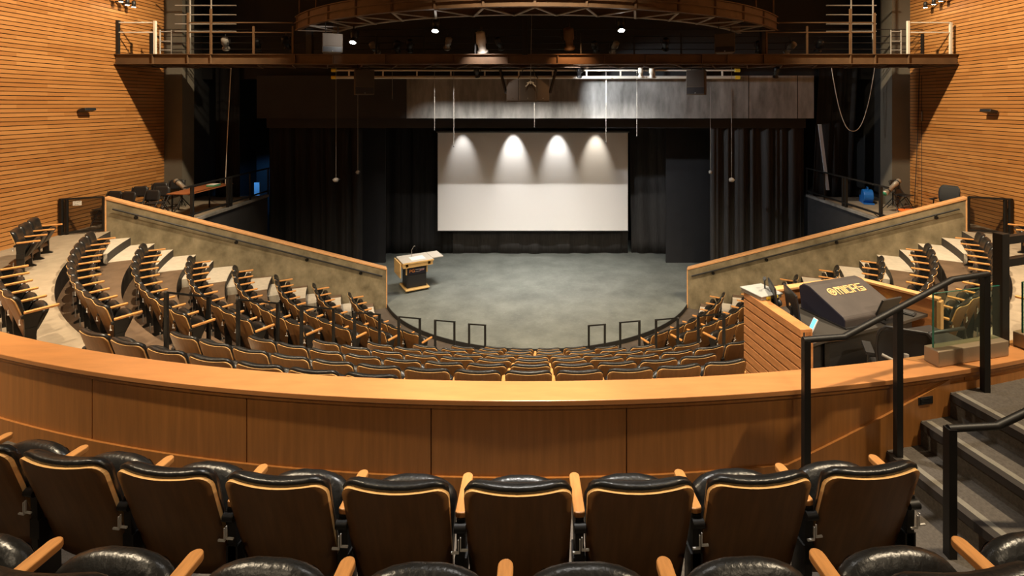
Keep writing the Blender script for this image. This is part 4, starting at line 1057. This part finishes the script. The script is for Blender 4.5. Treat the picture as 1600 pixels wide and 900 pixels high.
for px, y1_, lab in ((613, 155, 'white cable dangling from the catwalk left of the header beam light'), (679, 203, 'thin cable hanging down to the top left of the screen'), (709, 228, 'thin cable hanging over the left part of the screen'), (835, 198, 'thin cable hanging to the top middle of the screen'), (947, 222, 'thin cable hanging over the right part of the screen'), (995, 212, 'thin cable hanging just right of the screen')):
    a_, b_ = at_depth(px, 112, 16.4), at_depth(px, y1_, 16.4)
    t = thing('hanging_cable', lab, 'cable', b_, 0, 'cables hanging under the catwalk')
    MB().tube([(0, 0, 0), (0, 0, a_.z - b_.z)], .007, 5).build('cable', 'grey_metal', t); MB().lathe([(.0, -.04), (.02, -.03), (.02, 0), (0, .01)], 8).build('plug', 'plastic', t)
# slack cable loop in front of the right drape, straight drop at the left
a_, b_, c_ = at_depth(1299, 104, 16.2), at_depth(1334, 205, 16.2), at_depth(1367, 104, 16.2)
pts = [Vector((a_.x + (c_.x - a_.x) * t, 16.2, b_.z + (a_.z - b_.z) * (abs(2 * t - 1) ** 2.3))) for t in [i / 24 for i in range(25)]]
tag(MB().tube([p - b_ for p in pts], .012, 6).build('slack_cable', 'white_metal', loc=b_), 'long pale cable looping down before the right side drape', 'cable')
a_, b_ = at_depth(361, 104, 15.85), at_depth(357, 288, 15.85)
b_.x -= .1; b_.z = gz + .752
tag(MB().tube([Vector((0, 0, 0)), Vector((.05, 0, 1.2)), a_ - b_], .012, 6).build('slack_cable', 'white_metal', loc=b_), 'long cable dropping to the brown table on the left gallery', 'cable')
a_ = at_depth(1437, 100, 15.6); b_ = at_depth(1429, 318, 15.6)
tag(MB().tube([Vector((0, 0, 0)), Vector((.10, 0, 2.2)), Vector((a_.x - b_.x, 0, a_.z - b_.z))], .010, 6).build('slack_cable', 'plastic', loc=b_), 'black cable running down before the right timber wall', 'cable')
# ladder truss under the catwalk
A, B = at_depth(522, 121, 16.6), at_depth(1152, 121, 16.6); zt = at_depth(800, 110, 16.6).z
tr = thing('lighting_truss', 'pale ladder truss of two pipes hung below the catwalk', 'truss', ((A.x + B.x) / 2, 16.6, A.z)); hl = (B.x - A.x) / 2
MB().tube([(-hl, 0, 0), (hl, 0, 0)], .05, 10).build('pipe', 'white_metal', tr); MB().tube([(-hl, 0, zt - A.z), (hl, 0, zt - A.z)], .03, 8).build('pipe', 'white_metal', tr)
for i in range(12):
    X = -hl + .5 + i * (2 * hl - 1) / 11; MB().bar((X, 0, 0), (X, 0, zt - A.z), .05, .03).build('rung', 'white_metal', tr)
for X in (-hl, hl):
    for z in (0, zt - A.z): MB().tube([(X - .08, 0, z), (X + .08, 0, z)], .06, 10).build('end_tape', 'yellow', tr)
for X in (-hl * .7, -.3, hl * .7): MB().tube([(X, 0, zt - A.z), (X, 0, ZB - A.z)], .01, 6).build('hanger', 'black_metal', tr)
# stage lights
def stage_light(p, aim, label, m_='plastic', lit=None, sc_=1., group='stage lights on the rigging'):
    t = thing('stage_light', label, 'stage light', p, 0, group)
    d = (Vector(aim) - Vector(p)).normalized(); T = d.to_track_quat('Z', 'Y').to_matrix().to_4x4(); k = sc_
    MB().lathe([(.05 * k, -.22 * k), (.10 * k, -.19 * k), (.10 * k, .02 * k), (.075 * k, .04 * k), (.075 * k, .16 * k), (.11 * k, .18 * k), (.11 * k, .22 * k)], 16, 0, T).build('body', m_, t)
    MB().lathe([(.085 * k, .221 * k), (.085 * k, .226 * k)], 16, 0, T).build('lens', lit or 'dark_paint', t)
    mb = MB(); mb.tube([(-.14 * k, 0, 0), (-.14 * k, 0, .16 * k), (0, 0, .20 * k), (.14 * k, 0, .16 * k), (.14 * k, 0, 0)], .012 * k, 6); mb.tube([(0, 0, .2 * k), (0, 0, .30 * k)], .02 * k, 6); mb.build('yoke', 'black_metal', t)
    return t
for px, py, Y, lab in ((553, 56, 12.9, 'lit flood beside the left loudspeaker under the curved catwalk'), (681, 38, 12.4, 'lit flood under the curved catwalk, left of centre'), (970, 37, 12.4, 'brightest lit flood under the curved catwalk, right of centre')):
    q_ = at_depth(px, py, Y); stage_light(q_, q_ + Vector((.0, -.45, -1)), lab, 'plastic', 'lamp_on', .9)
for px, py, lab in ((752, 66, 'pale stage light standing on the catwalk, left of centre'), (889, 60, 'stage light with a warm glow hung above the catwalk, right of centre')):
    q_ = at_depth(px, py, 14.5); stage_light(q_, q_ + Vector((.1, .5, -1)), lab, 'white_metal' if px < 800 else 'brown_steel', 'lamp_warm', 1.5)
names = ['left end', 'far left', 'left', 'second left', 'third left', 'inner left', 'centre left', 'middle', 'centre right', 'inner right', 'third right', 'second right', 'right', 'far right']
rng = random.Random(4)
for i, px in enumerate((352, 402, 447, 585, 620, 640, 700, 780, 930, 960, 1040, 1186, 1235, 1280)):
    q_ = at_depth(px, 70 + rng.uniform(-4, 6), 15.55); stage_light(q_, q_ + Vector((rng.uniform(-.4, .4), .7, -.7)), f'dark stage light on the rear catwalk rails, {ORD[i + 1]} from the left', 'plastic' if i % 3 else 'grey_metal', None, 1.0)
for px, lab in ((1001, 'small silver spotlight clamped on the truss left of the right loudspeaker'), (1018, 'short white spotlight hanging on the truss, next to the right loudspeaker'), (905, 'small spotlight clamped on the truss right of the cluster'), (745, 'small spotlight clamped below the truss left of the cluster'), (1213, 'small brown floodlight below the catwalk, right of the truss')):
    q_ = at_depth(px, 113, 16.5 if px < 1200 else 15.45); stage_light(q_, q_ + Vector((.1, .6, -1)), lab, 'white_metal' if px in (1001, 1018) else 'plastic', None, .8)
# wall washers at the top of the timber walls
for s, pxs in ((-1, ((189, 3), (199, 8), (209, 11))), (1, ((1470, 2), (1459, 7), (1446, 12)))):
    for i, (px, py) in enumerate(pxs):
        q_ = at_depth(px, py, 14.6 + .35 * i); q_.x = s * (XW - .35)
        q_.y = abs((q_.x - CAMX) / ((px - CX) / FPX)); q_.z = EYE + (CY - py) / FPX * q_.y
        t = thing('wall_washer', f'small lit spotlight by the {"left" if s < 0 else "right"} timber wall, {ORD[i + 1]} from the front', 'wall light', q_, 0, 'small wall lights')
        MB().lathe([(.05, 0), (.05, .16), (.03, .18)], 12).build('can', 'plastic', t); MB().lathe([(.045, -.002), (.045, .002)], 12).build('lens', 'lamp_on', t); MB().bar((0, 0, .1), (s * .35, 0, .1), .03).build('bracket', 'black_metal', t)
# strips of pale scenery glimpsed in the wings
structure(MB().box(-XW, XW, 17.95, 23, 0, .119).build('floor_wings', 'stage'))
tag(MB().box(-.10, .10, 0, .05, 0, 3.3).build('scenery_panel', 'blue_flat', loc=(-10.68, 18.9, .12)), 'tall narrow pale panel glimpsed in blue light behind the left curtain', 'panel')
wp = tag(MB().box(-.55, .55, 0, .05, 0, 4.5).build('scenery_panel', 'dark_paint', loc=(-11.0, 20.4, .12)), 'dark wing panel with a small blue window, deep in the left wing', 'panel')
mb = MB()
for x in (.18, .34):
    for z in (4.0, 4.2): mb.box(x - .07, x + .07, -.02, 0, z, z + .16)
mb.build('pane', 'blue_flat', wp)
mb = MB(); mb.add([(-.06, 0, 2.3), (.06, 0, 2.3), (.34, 0, 0), (.24, 0, 0), (-.06, .03, 2.3), (.06, .03, 2.3), (.34, .03, 0), (.24, .03, 0)], [(0, 1, 2, 3), (7, 6, 5, 4), (0, 4, 5, 1), (1, 5, 6, 2), (2, 6, 7, 3), (3, 7, 4, 0)])
tag(mb.build('cloth_strip', 'blue_flat', loc=(9.88, 17.4, EYE - 3.0)), 'narrow pale cloth strip hanging beside the right pleated curtain', 'cloth')
# ------------------------------------------------------------------ lights
def spot(name, loc, target, power, col=(1, .82, .6), ang=60, blend=.5, size=.12):
    l = bpy.data.lights.new(name, 'SPOT'); l.energy = power; l.color = col; l.spot_size = rad(ang); l.spot_blend = blend; l.shadow_soft_size = size
    o = bpy.data.objects.new(name, l); COL.objects.link(o); o.location = loc
    o.rotation_euler = (Vector(target) - Vector(loc)).to_track_quat('-Z', 'Y').to_euler(); return o
WARM = (1, .80, .54); NEUT = (1, .95, .88); COOL = (.92, .96, 1)
ZL = EYE + 5.4
# house lights over the stalls
for s in (-1, 1):
    spot('house_light', (s * 5.0, 11.4, ZL), (s * 12, 9.6, EYE + 1.2), 3000, WARM, 110, .6, .10)
    spot('house_light', (s * 6.5, 8.0, ZL), (s * 6.5, 9.4, 2), 2300, WARM, 86, .7, .10)
spot('house_light', (0, 8.6, ZL), (0, 10.2, 2), 1700, WARM, 90, .7, .10)
spot('house_light', (.2, 4.6, ZL), (0, 5.3, 3), 1200, NEUT, 60, .7, .12)
for x in (-5.5, 5.5): spot('house_light', (x, 2.6, ZL), (x * .7, 5.0, 3), 1500, WARM, 90, .7, .12)
# house lights over the balcony, behind the camera
for x in (-4.0, 4.0): spot('balcony_light', (x, -2.2, EYE + 4.2), (x * .7, 3.6, EYE - 2.2), 125, WARM, 80, .7, .14)
for s in (-1, 1): spot('added_side_fill', (s * 11.0, .6, EYE + 4.0), (s * 4.5, 9.2, 1.8), 1500, WARM, 52, .6, .12)  # added unseen spots that brighten the side-block seat backs
for x in (-2.5, 2.5): spot('house_light', (x, -2.8, EYE + 5.6), (x * .6, 9.4, 2.2), 650, WARM, 27, .5, .12)  # added unseen rear spots, coned to brighten only the stalls seat backs
# added strip lamp without a fixture: stage wash from below the catwalk
l = bpy.data.lights.new('added_wash_strip', 'AREA'); l.shape = 'RECTANGLE'; l.size = 7.5; l.size_y = .05; l.energy = 125; l.color = NEUT; l.spread = rad(78)
o = bpy.data.objects.new('added_wash_strip', l); COL.objects.link(o); o.location = (0, 15.7, EYE + .95); o.rotation_euler = (rad(24), 0, 0)
for x in (-2.2, 2.2): spot('added_stage_fill', (x, 16.4, EYE + .8), (x * 1.1, 16.6, 0), 420, NEUT, 78, .8, .08)  # added spots that brighten the stage floor
spot('parapet_light', (.0, 4.9, ZL), (-.15, 3.36, EYE - 1.93), 900, (1, .93, .86), 15, .8, .08)
spot('beam_light', (.6, 15.2, EYE + .98), (5.2, 17.6, EYE - .6), 520, COOL, 80, .7, .08)
# screen top lights
for x, p, t in ((-3.1, 240, 0), (-1.02, 620, 0), (.78, 520, 0), (2.35, 340, 1)):
    spot('screen_light', (x, 19.78, EYE - .50), (x + .02, 20.40, EYE - 2.35), p * .42, (1, .88, .72) if t else NEUT, 44, .9, .04)
spot('wing_light', (-10.6, 17.99, 4.4), (-10.75, 19.5, 2.6), 60, (.10, .42, 1), 100, .5, .05)
for q_ in ((-4.9, 12.8, EYE + 1.62), (-2.5, 12.3, EYE + 1.85), (2.1, 12.3, EYE + 1.85)):
    spot('flood_light', q_, (q_[0], q_[1] - .6, EYE - 4), 160, NEUT, 110, .6, .05)
spot('catwalk_light', (-1.55, 13.6, EYE + 1.95), (-1.5, 14.12, EYE + 1.2), 110, (1, .9, .85), 80, .9, .04)
spot('catwalk_light', (.95, 13.6, EYE + 2.0), (1.0, 14.12, EYE + 1.2), 90, (1, .5, .2), 80, .9, .04)
spot('speaker_light', (-4.72, 12.55, EYE + 1.78), (-5.5, 13.0, EYE + 1.62), 22, NEUT, 70, .6, .04)
